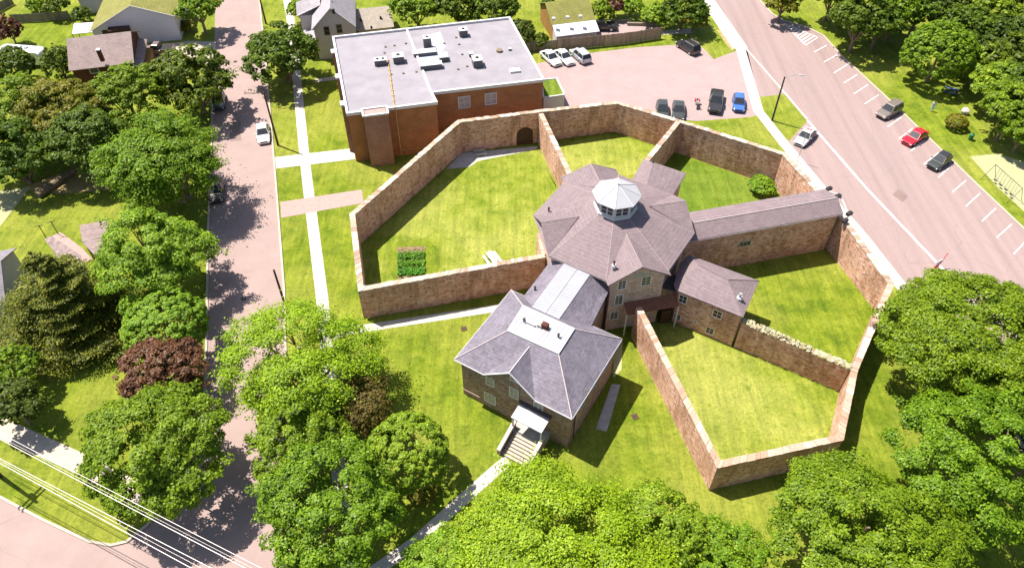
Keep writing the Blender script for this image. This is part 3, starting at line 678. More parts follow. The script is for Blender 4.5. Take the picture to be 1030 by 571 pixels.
# link between house and block
lz = 7.45; le = 6.0
ln = Vector((2.9, 5.13)).normalized(); lp = Vector((ln.y, -ln.x))
s0, s1 = g(571.3, 261.2, lz), g(598.3, 271, lz); s2, s3 = g(565.2, 318.3, lz), g(539.5, 304, lz)
e0, e1 = g(555, 262, le), g(613.7, 291.9, le); e3, e2 = g(528.4, 296.8, le), g(597, 326, le)
s2 = s2-ln*2.2; s3 = s3-ln*2.2; e2 = e2-ln*.6; e3 = e3-ln*1.2
lk = empty('link_building', (s0+s2)/2, 'narrow link building with a white seamed metal roof strip between slate slopes', 'building')
v3 = lambda p, z: Vector((p.x, p.y, z))
m = MB(); m.slab([v3(s0, lz), v3(s3, lz), v3(e3, le), v3(e0, le)], .12); m.slab([v3(s1, lz), v3(e1, le), v3(e2, le), v3(s2, lz)], .12); m.slab([v3(s0, lz), v3(e0, le), v3(e1, le), v3(s1, lz)], .12)
m.build('roof', RSLATE, lk)
MB().prism([s0, s1, s2, s3], lz-.05, lz+.06).build('metal_roof_strip', seam_mat('link_seam_metal', (.34, .335, .36), math.atan2(ln.y, ln.x), .36), lk)
MB().tube([v3((s0+s1)/2, lz+.08), v3((s2+s3)/2, lz+.08)], .05, 6).build('ridge_cap', GALV, lk)
cc = (e0+e1+e2+e3)/4
MB().prism([cc.lerp(p, .93) for p in (e0, e1, e2, e3)], -.2, le-.06).build('wall', STONEB, lk)
vent(lk, 539, 292, 6.6, .45, base=False)

# brown lean-to canopy against the block, between the walls
t = empty('lean_to', g(655, 312, 2), 'brown lean-to roof over the entrance below the south windows', 'canopy')
E0, E1 = Vector(south[0]), Vector(south[1])
if ray(0, 0) and E0.x > E1.x: E0, E1 = E1, E0
dE = (E1-E0).normalized(); wE = (E1-E0).length
def lp_(f, o, z): q_ = E0+dE*wE*f+nS*o; return Vector((q_.x, q_.y, z))
q = [lp_(.30, .03, 4.1), lp_(.30, 1.25, 3.5), lp_(1.3, 1.25, 3.5), lp_(1.3, .03, 4.1)]
MB().slab(q, .1).build('roof', plain('rust_roof', (.20, .075, .04), .7, var=.2), t)
for a in (q[1], q[2]): MB().box((a.x-nS.x*.1, a.y-nS.y*.1, 0), .14, .14, 3.4).build('post', WHT, t)

# south-east wing (hipped end)
se = 5.0; sr = 6.3
sw = empty('small_wing', g(715, 300, 3), 'small stone wing with a mauve hipped shingle roof and two rows of windows', 'building')
P = poly_roof(sw, [(684.5, 265.5), (678.7, 285.6), (681, 292), (748.5, 319.4), (764.5, 282.5), (694, 256.5)], se, [(703, 266), (733, 281.5)], sr, RMAUVE,
     [[('e', 0), ('e', 1), ('r', 0)], [('e', 1), ('e', 2), ('r', 0)], [('e', 2), ('e', 3), ('r', 1), ('r', 0)], [('e', 3), ('e', 4), ('r', 1)], [('e', 4), ('e', 5), ('r', 0), ('r', 1)], [('e', 5), ('e', 0), ('r', 0)]])
c = (P[('e', 2)]+P[('e', 4)]).xy/2
wp = [c.lerp(P[('e', i)].xy, .93) for i in (5, 1, 2, 3, 4)]
MB().prism(wp, -.2, se-.05).build('wall', STONE, sw)
ridge_tubes(sw, [(P[('r', 0)], P[('r', 1)]), (P[('r', 1)], P[('e', 3)]), (P[('r', 1)], P[('e', 4)])], .045, RMAUVE)
for px, py, w, h, c_, r_, gm in ((688, 301, .95, 1.15, 2, 2, GLASS), (682.3, 318.5, .85, .95, 2, 3, GLASS), (722.5, 316, 1.05, 1.1, 2, 2, DKW), (715, 332.5, .95, .95, 2, 2, DKW), (700.5, 324, .35, .4, 1, 1, DKW)):
    window(sw, wp[2], wp[3], px, py, w, h, frame=TRIM, cols=c_, rows=r_, glass=gm)
vent(sw, 745, 299.5, 5.7, .5, .12, GREYM)
MB().box((*(wp[2]+Vector((-.9, .0))), 0), 1.1, .5, 2.0, .2).build('door', DKW, sw)
# passage between small wing and block
a, b = g(665, 300, 4.4), g(684, 286, 4.4)
t = empty('passage', g(668, 298, 2), 'low dark passage tucked between the octagon block and the small wing', 'building')
q4 = [BC+Vector((4.5, -6.0)), BC+Vector((7.6, -3.6)), g(690, 275, 3.8), g(684, 293, 3.8)]
MB().prism(q4, -.2, 3.7).build('wall', STONEP, t)
MB().prism([((p-sum(q4, Vector((0, 0)))/4)*1.03+sum(q4, Vector((0, 0)))/4) for p in q4], 3.72, 3.85).build('roof', RDARK, t)

# long east wing
lw = empty('long_wing', g(770, 222, 5), 'long narrow stone wing with a straight mauve roof ending at the road wall', 'building')
ne0, ne1 = g3(693, 243, 5.9), g3(849.5, 215.3, 5.9)
dl = (ne1-ne0).normalized(); pl_ = Vector((-dl.y, dl.x, 0))
rg0, rg1 = ne0+pl_*1.75+Vector((0, 0, .95)), ne1+pl_*1.75+Vector((0, 0, .95)); fa0, fa1 = ne0+pl_*4.2+Vector((0, 0, .35)), ne1+pl_*4.2+Vector((0, 0, .35))
m = MB(); m.slab([ne0, ne1, rg1, rg0], .12); m.slab([rg0, rg1, fa1, fa0], .12); m.build('roof', RMAUVE, lw)
ridge_tubes(lw, [(rg0, rg1)], .05, RIDGE)
q = [(ne0+pl_*.35).xy, (ne1+pl_*.35-dl*.3).xy, (fa1-pl_*.35-dl*.3).xy, (fa0-pl_*.35).xy]
MB().prism(q, -.2, [5.85, 5.85, 6.1, 6.1]).build('wall', STONE, lw)
m = MB(); a, b = (ne1-dl*.28), None
m.add([tuple(ne1+pl_*.35-dl*.3+Vector((0, 0, -.1))), tuple(fa1-pl_*.35-dl*.3), tuple(rg1-dl*.3), tuple(ne1+pl_*.35-dl*.6+Vector((0, 0, -.1))), tuple(fa1-pl_*.35-dl*.6), tuple(rg1-dl*.6)], [(0, 1, 2), (5, 4, 3), (0, 3, 4, 1), (1, 4, 5, 2), (2, 5, 3, 0)])
m.build('gable_end', STONE, lw)
window(lw, q[0], q[1], 750.5, 245, 1.5, .75, frame=COND, cols=3, rows=1)
# eaves gutter
MB().tube([ne0-Vector((0, 0, .12)), ne1-Vector((0, 0, .12))], .06, 5).build('gutter', RIDGE, lw)
# floodlights on a white pipe rail
t = empty('floodlight_rail', g3(845, 200, 4.5), 'bent white pipe rail with black floodlights at the road end of the long wing', 'floodlights')
rail = [g3(829, 196, 5.6), g3(836, 193, 6.2), g3(846, 196.5, 6.2), g3(851, 207, 6.0), g3(855, 217, 5.4)]
MB().tube(rail, .09, 6).build('rail', WHT, t)
for x, y, z in ((834.5, 191.5, 5.9), (843.5, 199, 6.2), (855, 216.5, 5.6), (850.5, 223.5, 5.2)):
    p = g3(x, y, z); o = MB().box((p.x, p.y, z), .75, .45, .4, .5).build('floodlight', DKM, t, bevel=.05); MB().tube([(p.x, p.y, z-.9), (p.x, p.y, z)], .05, 6).build('bracket', WHT, t)

# ---------------------------------------------------------------- flat-roofed brick building
fz = 7.8
F = dict(A=g(336.3, 36.8, fz), B=g(513.6, 17.4, fz), C=g(547.6, 79.5, fz), D=g(350.5, 113.3, fz), E=g(440, 102, fz), Ei=g(435, 92.5, fz), T=g(410.4, 28.8, fz))
sch = empty('brick_hall', (F['A']+F['C'])/2, 'large flat-roofed brown brick building with white roof edge and rooftop ducts', 'building')
out = [F['A'], F['D'], F['E'], F['Ei'], F['C'], F['B']]
MB().prism(out, -.2, fz-.42).build('wall', BRK, sch)
cen = sum(out, Vector((0, 0)))/6
MB().prism([cen.lerp(p, .985) for p in out], fz-.42, fz-.3).build('roof', MEMB, sch)
def parapet(pts, w=.32, z0=fz-.42, z1=fz, mat=WHT, name='parapet', shrink=0):
    m = MB()
    for i in range(len(pts)-1):
        a, b = pts[i], pts[i+1]; d = (b-a).normalized(); n = Vector((-d.y, d.x))*w/2; k = d*(w/2-.002*(i % 2))
        m.prism([a-k-n, b+k-n, b+k+n, a-k+n], z0, z1+.002*i)
    m.build(name, mat, sch)
parapet(out+[out[0]])
parapet([F['T'], F['Ei']], .3, fz-.4, fz-.05, name='dividing_parapet')
# stair tower on the front
tt = [g(366.6, 117.6, 7.9), g(391.5, 114.4, 7.9)]; td = (tt[1]-tt[0]).normalized(); tn = Vector((-td.y, td.x))
q = [tt[0], tt[1], tt[1]+tn*1.6, tt[0]+tn*1.6]
MB().prism(q, -.2, 7.9).build('stair_tower', BRKR, sch)
m = MB()
for i in range(4):
    a, b = q[i], q[(i+1) % 4]; d = (b-a).normalized(); n = Vector((-d.y, d.x))*.13; m.prism([a-n-d*.1, b-n+d*.1, b+n+d*.1, a+n-d*.1], 7.9, 8.1+.003*i)
m.build('tower_coping', WHT, sch)
MB().prism([cen_ for cen_ in [(sum(q, Vector((0, 0)))/4).lerp(p, .85) for p in q]], 7.9, 7.95).build('tower_roof', PAV, sch)
for pxy in ((468, 102.6), (494.8, 99.2)): window(sch, F['Ei'], F['C'], *pxy, 1.7, 1.8, cols=2, rows=2, proud=.08, glass=BLIND)
# pilasters on the street side
for f in (.18, .52, .86):
    p = F['A'].lerp(F['D'], f); d = (F['D']-F['A']).normalized(); n = Vector((d.y, -d.x))
    if n.x > 0: n = -n
    p = p+n*.3; MB().box((p.x, p.y, -.1), .9, .6, 7.35, math.atan2(d.y, d.x)).build('pilaster', BRKR, sch); MB().box((p.x, p.y, 7.3), 1.05, .8, .25, math.atan2(d.y, d.x)).build('pilaster_cap', WHT, sch)
for f in (.35, .69):
    c = F['A'].lerp(F['D'], f); window(sch, F['A'], F['D'], Vector((c.x, c.y, 5.2)), None, 3.0, 1.3, cols=3, rows=1)
# white string line at plinth
# rooftop plant
rz0 = math.atan2((F['C']-F['Ei']).y, (F['C']-F['Ei']).x); ZR = fz-.3
USHADE = plain('shaded_unit_side', (.11, .105, .11), .6, .2)  # dark sides under white tops: side shading painted into the metal colour
def unit(px, py, w, d_, h, top=WHT, side=USHADE, name='rooftop_unit', fans=1):
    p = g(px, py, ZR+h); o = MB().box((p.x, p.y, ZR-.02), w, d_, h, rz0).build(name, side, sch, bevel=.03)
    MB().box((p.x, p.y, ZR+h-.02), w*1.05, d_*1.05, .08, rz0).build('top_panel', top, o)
    for k in range(fans):
        x = (k-(fans-1)/2)*w*.45; MB().tube([(p.x+x*math.cos(rz0), p.y+x*math.sin(rz0), ZR+h+.05), (p.x+x*math.cos(rz0), p.y+x*math.sin(rz0), ZR+h+.16)], min(w, d_)*.2, 12).build('fan_grille', DKM, o)
unit(383.5, 59.5, 1.7, 1.0, .8, fans=2); unit(401.5, 55.5, 1.5, 1.3, 1.0); unit(430.5, 37.5, 1.1, 1.0, 1.6); unit(467, 29.5, 1.2, 1.1, 1.0); unit(481, 58.5, 1.3, 1.6, 1.1)
MB().poly([(*g(x, y, ZR+.006), ZR+.006) for x, y in [(433, 35), (444, 32), (449.5, 47), (443, 55), (448, 60), (425, 66), (418, 52), (437, 47)]]).build('white_patch', MEMW, sch)
unit(428, 51.5, 3.2, 1.1, .5, WHT, USHADE, 'duct', 0); unit(434.5, 64, 3.0, 1.0, .7, WHT, USHADE, 'duct', 0); unit(447, 55.5, 1.2, 1.4, .7, WHT, USHADE, 'duct', 0)
unit(475, 53.5, .6, .6, .5, fans=0); unit(514, 49, .4, .4, .25, fans=0); unit(519, 70.5, 1.4, .9, .22, WHT, WHT, 'skylight', 0)
p = g(503.5, 52, ZR); MB().tube([(p.x, p.y, ZR), (p.x, p.y, ZR+.3)], .45, 14).build('roof_fan', LOGM, sch)
YP = [g3(391.5, 60, ZR+.15), g3(394.8, 84, ZR+.15), g3(397.5, 103.5, ZR+.15)]
wq = on_wall(398.2, 105.5, F['D'], F['E']); wb = on_wall(404.5, 152, F['D'], F['E']); dF, nF = facing(F['D'], F['E'])
MB().tube(YP+[Vector((wq.x+nF.x*.3, wq.y+nF.y*.3, fz+.1)), Vector((wq.x+nF.x*.3, wq.y+nF.y*.3, .3))], .07, 6).build('gas_pipe', YEL, sch)
m = MB()
for f in range(9):
    p = YP[0].lerp(YP[2], f/8.5); m.box((p.x, p.y, ZR), .35, .2, .12, rz0)
m.build('pipe_block', YEL, sch)
q = [wq.xy+nF*.12, on_wall(440, 148, F['D'], F['E']).xy+nF*.12]; MB().tube([Vector((q[0].x, q[0].y, 1.0)), Vector((q[1].x, q[1].y, 1.0))], .05, 6).build('wall_pipe', YEL, sch)
m = MB()
for x, y in [(389, 47.5), (398, 46), (409.5, 44), (388, 53.5), (394.5, 75), (407, 74), (420, 72.5), (448, 44), (460, 38), (463, 45), (466, 55), (471, 67), (462, 70)]:
    p = g(x, y, ZR); m.box((p.x, p.y, ZR), .3, .3, .15, rz0)
m.build('roof_vent', LOGM, sch)
# annex with green roof top right
aq = [g(x, y, 2.7) for x, y in ((546, 80.5), (561, 79), (569, 95.5), (548, 98.5))]
MB().prism(aq, -.1, 2.65).build('annex_wall', SIDW, sch); c = sum(aq, Vector((0, 0)))/4
MB().prism([c.lerp(p, .9) for p in aq], 2.65, 2.72).build('annex_roof', GRL, sch)
m = MB()
for i in range(4):
    a, b = aq[i], aq[(i+1) % 4]; d = (b-a).normalized(); n = Vector((-d.y, d.x))*.1; m.prism([a-n, b-n, b+n, a+n], 2.66, 2.8+.003*i)
m.build('annex_edge', WHT, sch)

# ---------------------------------------------------------------- houses
def gable_house(name, fl, fr, depth_, ze, zp, label, wall=SIDING, roof=RGREY, zer=None, pk=.5, over=.35, cat='house', ridge=None, wins=(), zel=None):
    """front (gable end) wall from fl to fr (plan points); extends away for depth_"""
    d = (fr-fl).normalized(); n = Vector((-d.y, d.x))
    if n.y < 0 and abs(n.y) > .3: n = -n
    w = (fr-fl).length; t = empty(name, (fl+fr)/2+n*depth_/2, label, cat)
    P = lambda u, v, z: Vector((fl.x+d.x*u+n.x*v, fl.y+d.y*u+n.y*v, z))
    zl = ze; zr = zer if zer is not None else ze
    front = [P(0, 0, -.1), P(w, 0, -.1), P(w, 0, zr), P(w*pk, 0, zp), P(0, 0, zl)]; bk = [p+Vector((n.x, n.y, 0))*depth_ for p in front]
    MB().add(front+bk, [(0, 1, 2, 3, 4), (9, 8, 7, 6, 5)]+[((i+1) % 5, i, 5+i, 5+(i+1) % 5) for i in range(5)]).build('wall', wall, t)
    m = MB(); sl = (zp-zl)/(w*pk); sr_ = (zp-zr)/(w*(1-pk)); o = over
    m.slab([P(-o, -o, zl-o*sl+.08), P(w*pk, -o, zp+.08), P(w*pk, depth_+o, zp+.08), P(-o, depth_+o, zl-o*sl+.08)], .1)
    m.slab([P(w+o, -o, zr-o*sr_+.08), P(w+o, depth_+o, zr-o*sr_+.08), P(w*pk, depth_+o, zp+.08), P(w*pk, -o, zp+.08)], .1)
    m.build('roof', roof, t)
    m = MB(); m.tube([P(-o, -o, zl-o*sl+.03), P(w*pk, -o, zp+.05)], .06, 5); m.tube([P(w+o, -o, zr-o*sr_+.03), P(w*pk, -o, zp+.05)], .06, 5); m.build('barge_board', WHT, t)
    for px, py, ww_, hh in wins: window(t, fl, fr, px, py, ww_, hh, cols=1, rows=2)
    return t, P, w
def side_house(name, nl, nr, depth_, ze, zr, label, wall, roof, cat='house', wins=(), over=.35):
    """long eave facing the camera from nl to nr"""
    d = (nr-nl).normalized(); n = Vector((-d.y, d.x)); n = n if n.y > 0 else -n; w = (nr-nl).length
    t = empty(name, (nl+nr)/2+n*depth_/2, label, cat); P = lambda u, v, z: Vector((nl.x+d.x*u+n.x*v, nl.y+d.y*u+n.y*v, z))
    h = depth_/2; fs = []
    L = [P(0, 0, -.1), P(0, depth_, -.1), P(0, depth_, ze), P(0, h, zr), P(0, 0, ze)]; Rr = [P(w, 0, -.1), P(w, depth_, -.1), P(w, depth_, ze), P(w, h, zr), P(w, 0, ze)]
    MB().add(L+Rr, [(4, 3, 2, 1, 0), (5, 6, 7, 8, 9)]+[(i, (i+1) % 5, 5+(i+1) % 5, 5+i) for i in range(5)]).build('wall', wall, t)
    s = (zr-ze)/h; o = over; m = MB()
    m.slab([P(-o, -o, ze-o*s+.08), P(w+o, -o, ze-o*s+.08), P(w+o, h, zr+.08), P(-o, h, zr+.08)], .1); m.slab([P(-o, depth_+o, ze-o*s+.08), P(-o, h, zr+.08), P(w+o, h, zr+.08), P(w+o, depth_+o, ze-o*s+.08)], .1)
    m.build('roof', roof, t)
    for px, py, ww_, hh in wins: window(t, nl, nr, px, py, ww_, hh, cols=1, rows=2)
    return t, P, w
t, P, w = gable_house('house', g(323, 60), g(362, 57), 15, 5.6, 8.6, 'pale grey gabled house with twin upper windows behind the brick building', SIDING, RGREY)
fl, fr = g(323, 60), g(362, 57)
for px, py in ((330, 31), (342.5, 28.8)): window(t, fl, fr, px, py, .95, 1.5, cols=1, rows=2, frame=PAV)
# side dormer of grey house
a = P(-2.2, 6, 0); MB().prism([P(-2.4, 5, 0).xy, P(0.2, 5, 0).xy, P(.2, 9, 0).xy, P(-2.4, 9, 0).xy], -.1, 5.2).build('side_bay', SIDING, t)
MB().slab([P(-2.8, 4.7, 5.3), P(1.2, 4.7, 6.9), P(1.2, 7, 7.6), P(-2.8, 7, 6.6)], .1).build('dormer_roof', RGREY, t); MB().slab([P(-2.8, 9.3, 5.3), P(-2.8, 7, 6.6), P(1.2, 7, 7.6), P(1.2, 9.3, 6.9)], .1).build('dormer_roof', RGREY, t)
MB().slab([P(-2.2, .5, 2.9), P(0, .5, 3.3), P(0, 4.6, 3.3), P(-2.2, 4.6, 2.9)], .1).build('porch_roof', RGREY, t)
for u in (.5, 4): q = P(-2.0, u+.2, 0); MB().box((q.x, q.y, 0), .15, .15, 2.85).build('post', WHT, t)
for x, y in ((334.7, 2), (336.5, 9.8)):
    p = g(x, y, 8.4); MB().box((p.x, p.y, 7.8), .35, .35, .7).build('vent', DKM, t)
t, P, w = side_house('garage', g(364, 44, 0), g(397, 40.5, 0), 7, 2.6, 4.3, 'small garage with a plain brown-grey roof behind the brick building', SIDING, roof_mat('taupe_shingle', (.33, .28, .23), worn=.1), 'garage')
for x, y in ((364, 19.3), (384, 17.2), (374.8, 27)): p = g(x, y, 3.6); MB().box((p.x, p.y, 3.3), .3, .3, .4).build('vent', DKM, t)
# olive roof house on the left
t, P, w = gable_house('house', g(101, 47), g(184, 40), 13, 3.0, 6.6, 'white-sided house with a wide olive shingle roof beside the concrete drive', SIDW, ROLIVE, zer=4.4, pk=.55)
fl, fr = g(101, 47), g(184, 40)
window(t, fl, fr, Vector((*fl.lerp(fr, .28), 1.7)), None, 4.5, 2.2, cols=1, rows=1, frame=DKW, name='garage_door', glass=DKW)
MB().prism([P(w*.2, -.9, 0).xy, P(w*.45, -.9, 0).xy, P(w*.45, -.05, 0).xy, P(w*.2, -.05, 0).xy], 2.9, [3.0, 3.0, 3.3, 3.3]).build('door_canopy', DKW, t)
# dark brown roof house
t, P, w = side_house('house', g(84, 92), g(143, 84.5), 9.5, 3.9, 6.3, 'dark red brick house with a brown shingle roof and one small chimney', BRKD, RBROWN)
nl, nr = g(84, 92), g(143, 84.5)
window(t, nl, nr, 96, 70, 1.3, 1.1, cols=1, rows=1); 
p = g(101.5, 53, 5.9); MB().box((p.x, p.y, 4.6), .5, .5, 1.8).build('chimney', BRKD, t); MB().box((p.x, p.y, 6.4), .6, .6, .1).build('chimney_cap', WHT, t)
for x, y in ((94.5, 37.5), (107, 36), (122, 34.5)): p = g(x, y, 5.9); MB().box((p.x, p.y, 5.6), .3, .3, .35).build('vent', WHT, t)
MB().prism([P(w+.02, .3, 0).xy, P(w+1.6, .3, 0).xy, P(w+1.6, 8.5, 0).xy, P(w+.02, 8.5, 0).xy], 0, [1.8, 1.4, 1.4, 1.8]).build('side_porch', BRKO, t)
MB().slab([P(w+.03, 0, 3.2), P(w+.03, 9, 3.2), P(w+1.2, 9, 2.7), P(w+1.2, 0, 2.7)], .1).build('awning', RBROWN, t)
# dark roof house top left
side_house('house', g(86, 14), g(118, 10), 9, 3.0, 5.4, 'charcoal-roofed house cut by the top edge behind the olive roof', SIDING, RDARK)
# sheds upper middle
nl, nr = g(557, 46), g(597, 41)
t, P, w = side_house('workshop', nl+Vector((0, 1.6)), nr+Vector((0, 1.6)), 7.5, 3.1, 4.9, 'small yellow-brick workshop with olive roof and white lean-to behind the wooden fence', BRKO, ROLIVE, 'shed')
MB().slab([P(-.2, -.4, 3.0), P(w+.3, -.4, 3.0), P(w+.3, -2.8, 2.2), P(-.2, -2.8, 2.2)], .1).build('lean_to_roof', WHT, t)
MB().prism([P(0, -.1, 0).xy, P(w, -.1, 0).xy, P(w, -2.4, 0).xy, P(0, -2.4, 0).xy], -.1, 2.15).build('lean_to_wall', SIDING, t)
for x, y in ((558, 19.5), (572, 18.2), (585, 17.3)): p = g(x, y, 4.3); MB().box((p.x, p.y, 4.2), .5, .5, .35).build('vent', WHT, t)
# roofs half hidden at the left
nl, nr = g(52, 268), g(86, 268)
q = [g3(46, 240, 2.6), g3(53, 236.5, 2.6), g3(82, 256, 2.6), g3(84, 265, 2.6), g3(64, 264, 2.6)]
t = empty('low_shed', q[2], 'low grey shed roof beside the curved pink patio', 'shed')
MB().slab(q, .15).build('roof', RBROWN, t); c = sum((p.xy for p in q), Vector((0, 0)))/5; MB().prism([c.lerp(p.xy, .9) for p in q], -.1, 2.43).build('wall', SIDING, t)
q = [g3(81, 226, 3.4), g3(110, 221, 3.4), g3(111, 252, 2.6), g3(97, 257, 2.6), g3(84, 243, 2.9)]
t = empty('garden_house', q[2], 'grey-brown roofed outbuilding peeping from under the bright left tree', 'outbuilding')
m = MB(); m.slab([q[0], q[1], q[2], q[3], q[4]], .12); m.build('roof', RBROWN, t); c = sum((p.xy for p in q), Vector((0, 0)))/5; MB().prism([c.lerp(p.xy, .9) for p in q], -.1, 2.35).build('wall', BRKD, t)
MB().tube([q[4]+Vector((0, 0, .05)), g3(110.5, 236, 3.1)], .05, 5).build('ridge_cap', CON, t)
side_house('house', g(-62, 345), g(19, 327), 9, 3.4, 5.6, 'grey-roofed house cut by the left edge below the spruce', SIDING, roof_mat('slate_grey_shingle', (.20, .18, .2)))
# white sheet canopy in the shade
t = empty('small_canopy', g(93, 172), 'small pale folded canopy standing in deep shade at the end of the log', 'canopy')
q = [g3(83, 161, 1.9), g3(89, 161, 1.9), g3(101, 172, 1.6), g3(98, 175.5, 1.3), g3(90, 173.5, 1.3)]
MB().slab(q, .06).build('cover', MEMW, t)
for p in (q[0], q[1], q[2], q[3]): MB().tube([(p.x, p.y, 0), (p.x, p.y, p.z)], .04, 6).build('post', GALV, t)
A, B = g3(39, 196, .45), g3(83, 165, .45)
o = MB().tube([A, A.lerp(B, .3)+Vector((0, .1, 0)), A.lerp(B, .7), B], [.5, .47, .42, .38], 12).build('fallen_log', LOGM); tag(o, 'thick pale log lying at the edge of the left lawn', 'log')
# white patio cover and deck, upper left
t = empty('patio_cover', g(86, 32), 'white flat patio cover behind the dark red house', 'canopy')
q = [g3(76, 23.5, 2.5), g3(98, 22, 2.5), g3(95, 32, 2.4), g3(74, 34, 2.4)]
MB().slab(q, .1).build('cover', WHT, t)
for p in q: MB().tube([(p.x, p.y, 0), (p.x, p.y, p.z-.1)], .06, 6).build('post', DKW, t)

# ---------------------------------------------------------------- fences
def fence(pts, h, label, mat, posts=True):
    P = [g(x, y) for x, y in pts]; t = empty('wooden_fence', (P[0]+P[-1])/2, label, 'fence', 'wooden fences'); m = MB(); pm = []
    rnd = random.Random(5)
    for a, b in zip(P[:-1], P[1:]):
        d = (b-a); L = d.length; d.normalize(); rz = math.atan2(d.y, d.x); k = int(L/.3)
        for i in range(k):
            q = a+d*(i+.5)*L/k; m.box((q.x, q.y, .03), L/k-.02, .03, h+rnd.uniform(-.04, .04), rz)
        for i in range(int(L/2.6)+1):
            q = a+d*min(L, i*2.6)+Vector((-d.y, d.x))*.08; pm.append((q.x, q.y, rz))
    m.build('boards', mat, t)
    for x, y, rz in pm: MB().box((x, y, 0), .11, .11, h+.08, rz).build('post', mat, t)
fence([(530.5, 53), (562, 50)], 1.7, 'weathered grey board fence just behind the white sedans', WOODG)
fence([(562.5, 51.5), (631, 44.5), (666, 39)], 2.0, 'long brown board fence along the top of the car park', WOOD)
fence([(15, 23), (45, 21.5), (73, 19)], 1.5, 'olive-brown board fence across the top-left garden', WOODG)
fence([(-20, 22), (0, 13), (16, 4)], 1.5, 'short brown fence cut by the top-left corner', WOODG)
t = empty('timber_edging', g(648, 26), 'low dark timber edging beside the small driveway', 'edging')
MB().box((*g(648, 26), 0), 5.5, .4, .5, -.05).build('sleeper', WOODG, t); MB().box((*g(622, 23), 0), 4.5, .4, .5, .2).build('sleeper', WOODG, t)

# ---------------------------------------------------------------- poles and wires
def pole(name, top, base, label, h=None, r=(.16, .10), mat=DKW, cat='utility pole', group=None):
    B = g(*base); hh = h
    t = empty(name, B, label, cat, group)
    if hh is None:
        a, b = ray(*top); hh = H*(1-B.length/math.hypot(a*H, b*H))
    MB().tube([(B.x, B.y, -.1), (B.x, B.y, hh)], list(r), 10).build('pole', mat, t); return t, B, hh
GP = 'street-side poles'
pole('utility_pole', (266.6, 92.6), (281, 146), 'dark pole on the kerb beside the white street car', group=GP)
pole('utility_pole', None, (293.5, 324), 'dark pole on the kerb with its foot hidden in the lime-green tree', h=8.2, group=GP)
pole('utility_pole', None, (269, 24), 'dark pole on the kerb cut by the top edge of the photo', h=8.5, group=GP)
t, B, hh = pole('street_lamp', (792, 78), (777.7, 121.7), 'tall dark street lamp with a long arm on the grass triangle', mat=DKM, r=(.15, .1), cat='street lamp')
arm = g3(806.5, 76, hh+.5); MB().tube([(B.x, B.y, hh-.1), ((B.x+arm.x)/2, (B.y+arm.y)/2, hh+.4), tuple(arm)], [.06, .05, .05], 6).build('arm', GALV, t)
MB().box((arm.x+.15, arm.y, arm.z-.08), .75, .28, .14, 0).build('lamp_head', GALV, t, bevel=.04)
t, B, hh = pole('slim_post', (820, 128), (803, 163), 'slim metal post on the bright footway in front of the silver car', mat=GALV, r=(.045, .04), cat='post')
# far-left power pole stands outside the frame, its cables cross the corner
tip = g(38, 504); ph = 10.0; sd = 1/math.tan(SUN_EL); pb = tip-Vector((SDX, SDY))*sd*ph
t = empty('power_pole', pb, 'wooden power pole with crossarms just outside the lower left corner', 'power pole')
MB().tube([(pb.x, pb.y, -.1), (pb.x, pb.y, ph)], [.2, .14], 10).build('pole', DKW, t)
w0, w1 = g3(0, 435, 9.2), g3(260, 569, 9.2); wd = (w1-w0).normalized(); wn = Vector((-wd.y, wd.x, 0))
for z in (9.2, 8.3): MB().box((pb.x, pb.y, z), 2.6, .14, .14, math.atan2(wn.y, wn.x)).build('crossarm', DKW, t)
p = Vector((pb.x, pb.y, 7.3)); MB().tube([p+Vector((.35, 0, 0)), p+Vector((.35, 0, 1.0))], .25, 10).build('transformer', GREYM, t)
wl = [((0, 434), (262, 570), 9.2, .024), ((0, 440), (248, 571), 9.2, .03), ((0, 437.5), (255, 571), 9.3, .012), ((0, 459.5), (214, 571), 8.3, .027), ((0, 464), (194, 571), 8.3, .03), ((0, 461.5), (204, 571), 8.4, .014)]
wlab = ['uppermost thick cable crossing the lower left corner', 'lower thick cable of the upper cable pair', 'thin cable running inside the upper cable pair', 'upper thick cable of the lower cable pair', 'lowest thick cable crossing the lower left corner', 'thin cable running inside the lower cable pair']
for (a, b, z, r), lb in zip(wl, wlab):
    A, B = g3(*a, z), g3(*b, z); d = (B-A); pts = []
    for k in range(25):
        s = -.35+k*(2.1/24); q = A+d*s; sag = .25*((s-.35)**2)-.05; pts.append((q.x, q.y, z+sag))
    o = MB().tube(pts, r, 6).build('overhead_cable', WIRE); tag(o, lb, 'cable', 'overhead cables at the lower left')

# ---------------------------------------------------------------- road sign by the big tree
p = g(942, 271); t = empty('road_sign', p, 'white and red sign board at the end of the white road line', 'sign')
MB().tube([(p.x, p.y, 0), (p.x, p.y, 1.3)], .05, 6).build('post', GALV, t)
MB().box((p.x, p.y, .9), 1.0, .08, .5, .5).build('board', WHT, t); MB().box((p.x-.1, p.y-.12, .3), .9, .08, .5, .5).build('red_board', REDP, t)
MB().tube([(p.x+.2, p.y, .9), (p.x+.9, p.y+.6, 2.0)], .05, 6).build('flag_arm', REDP, t)

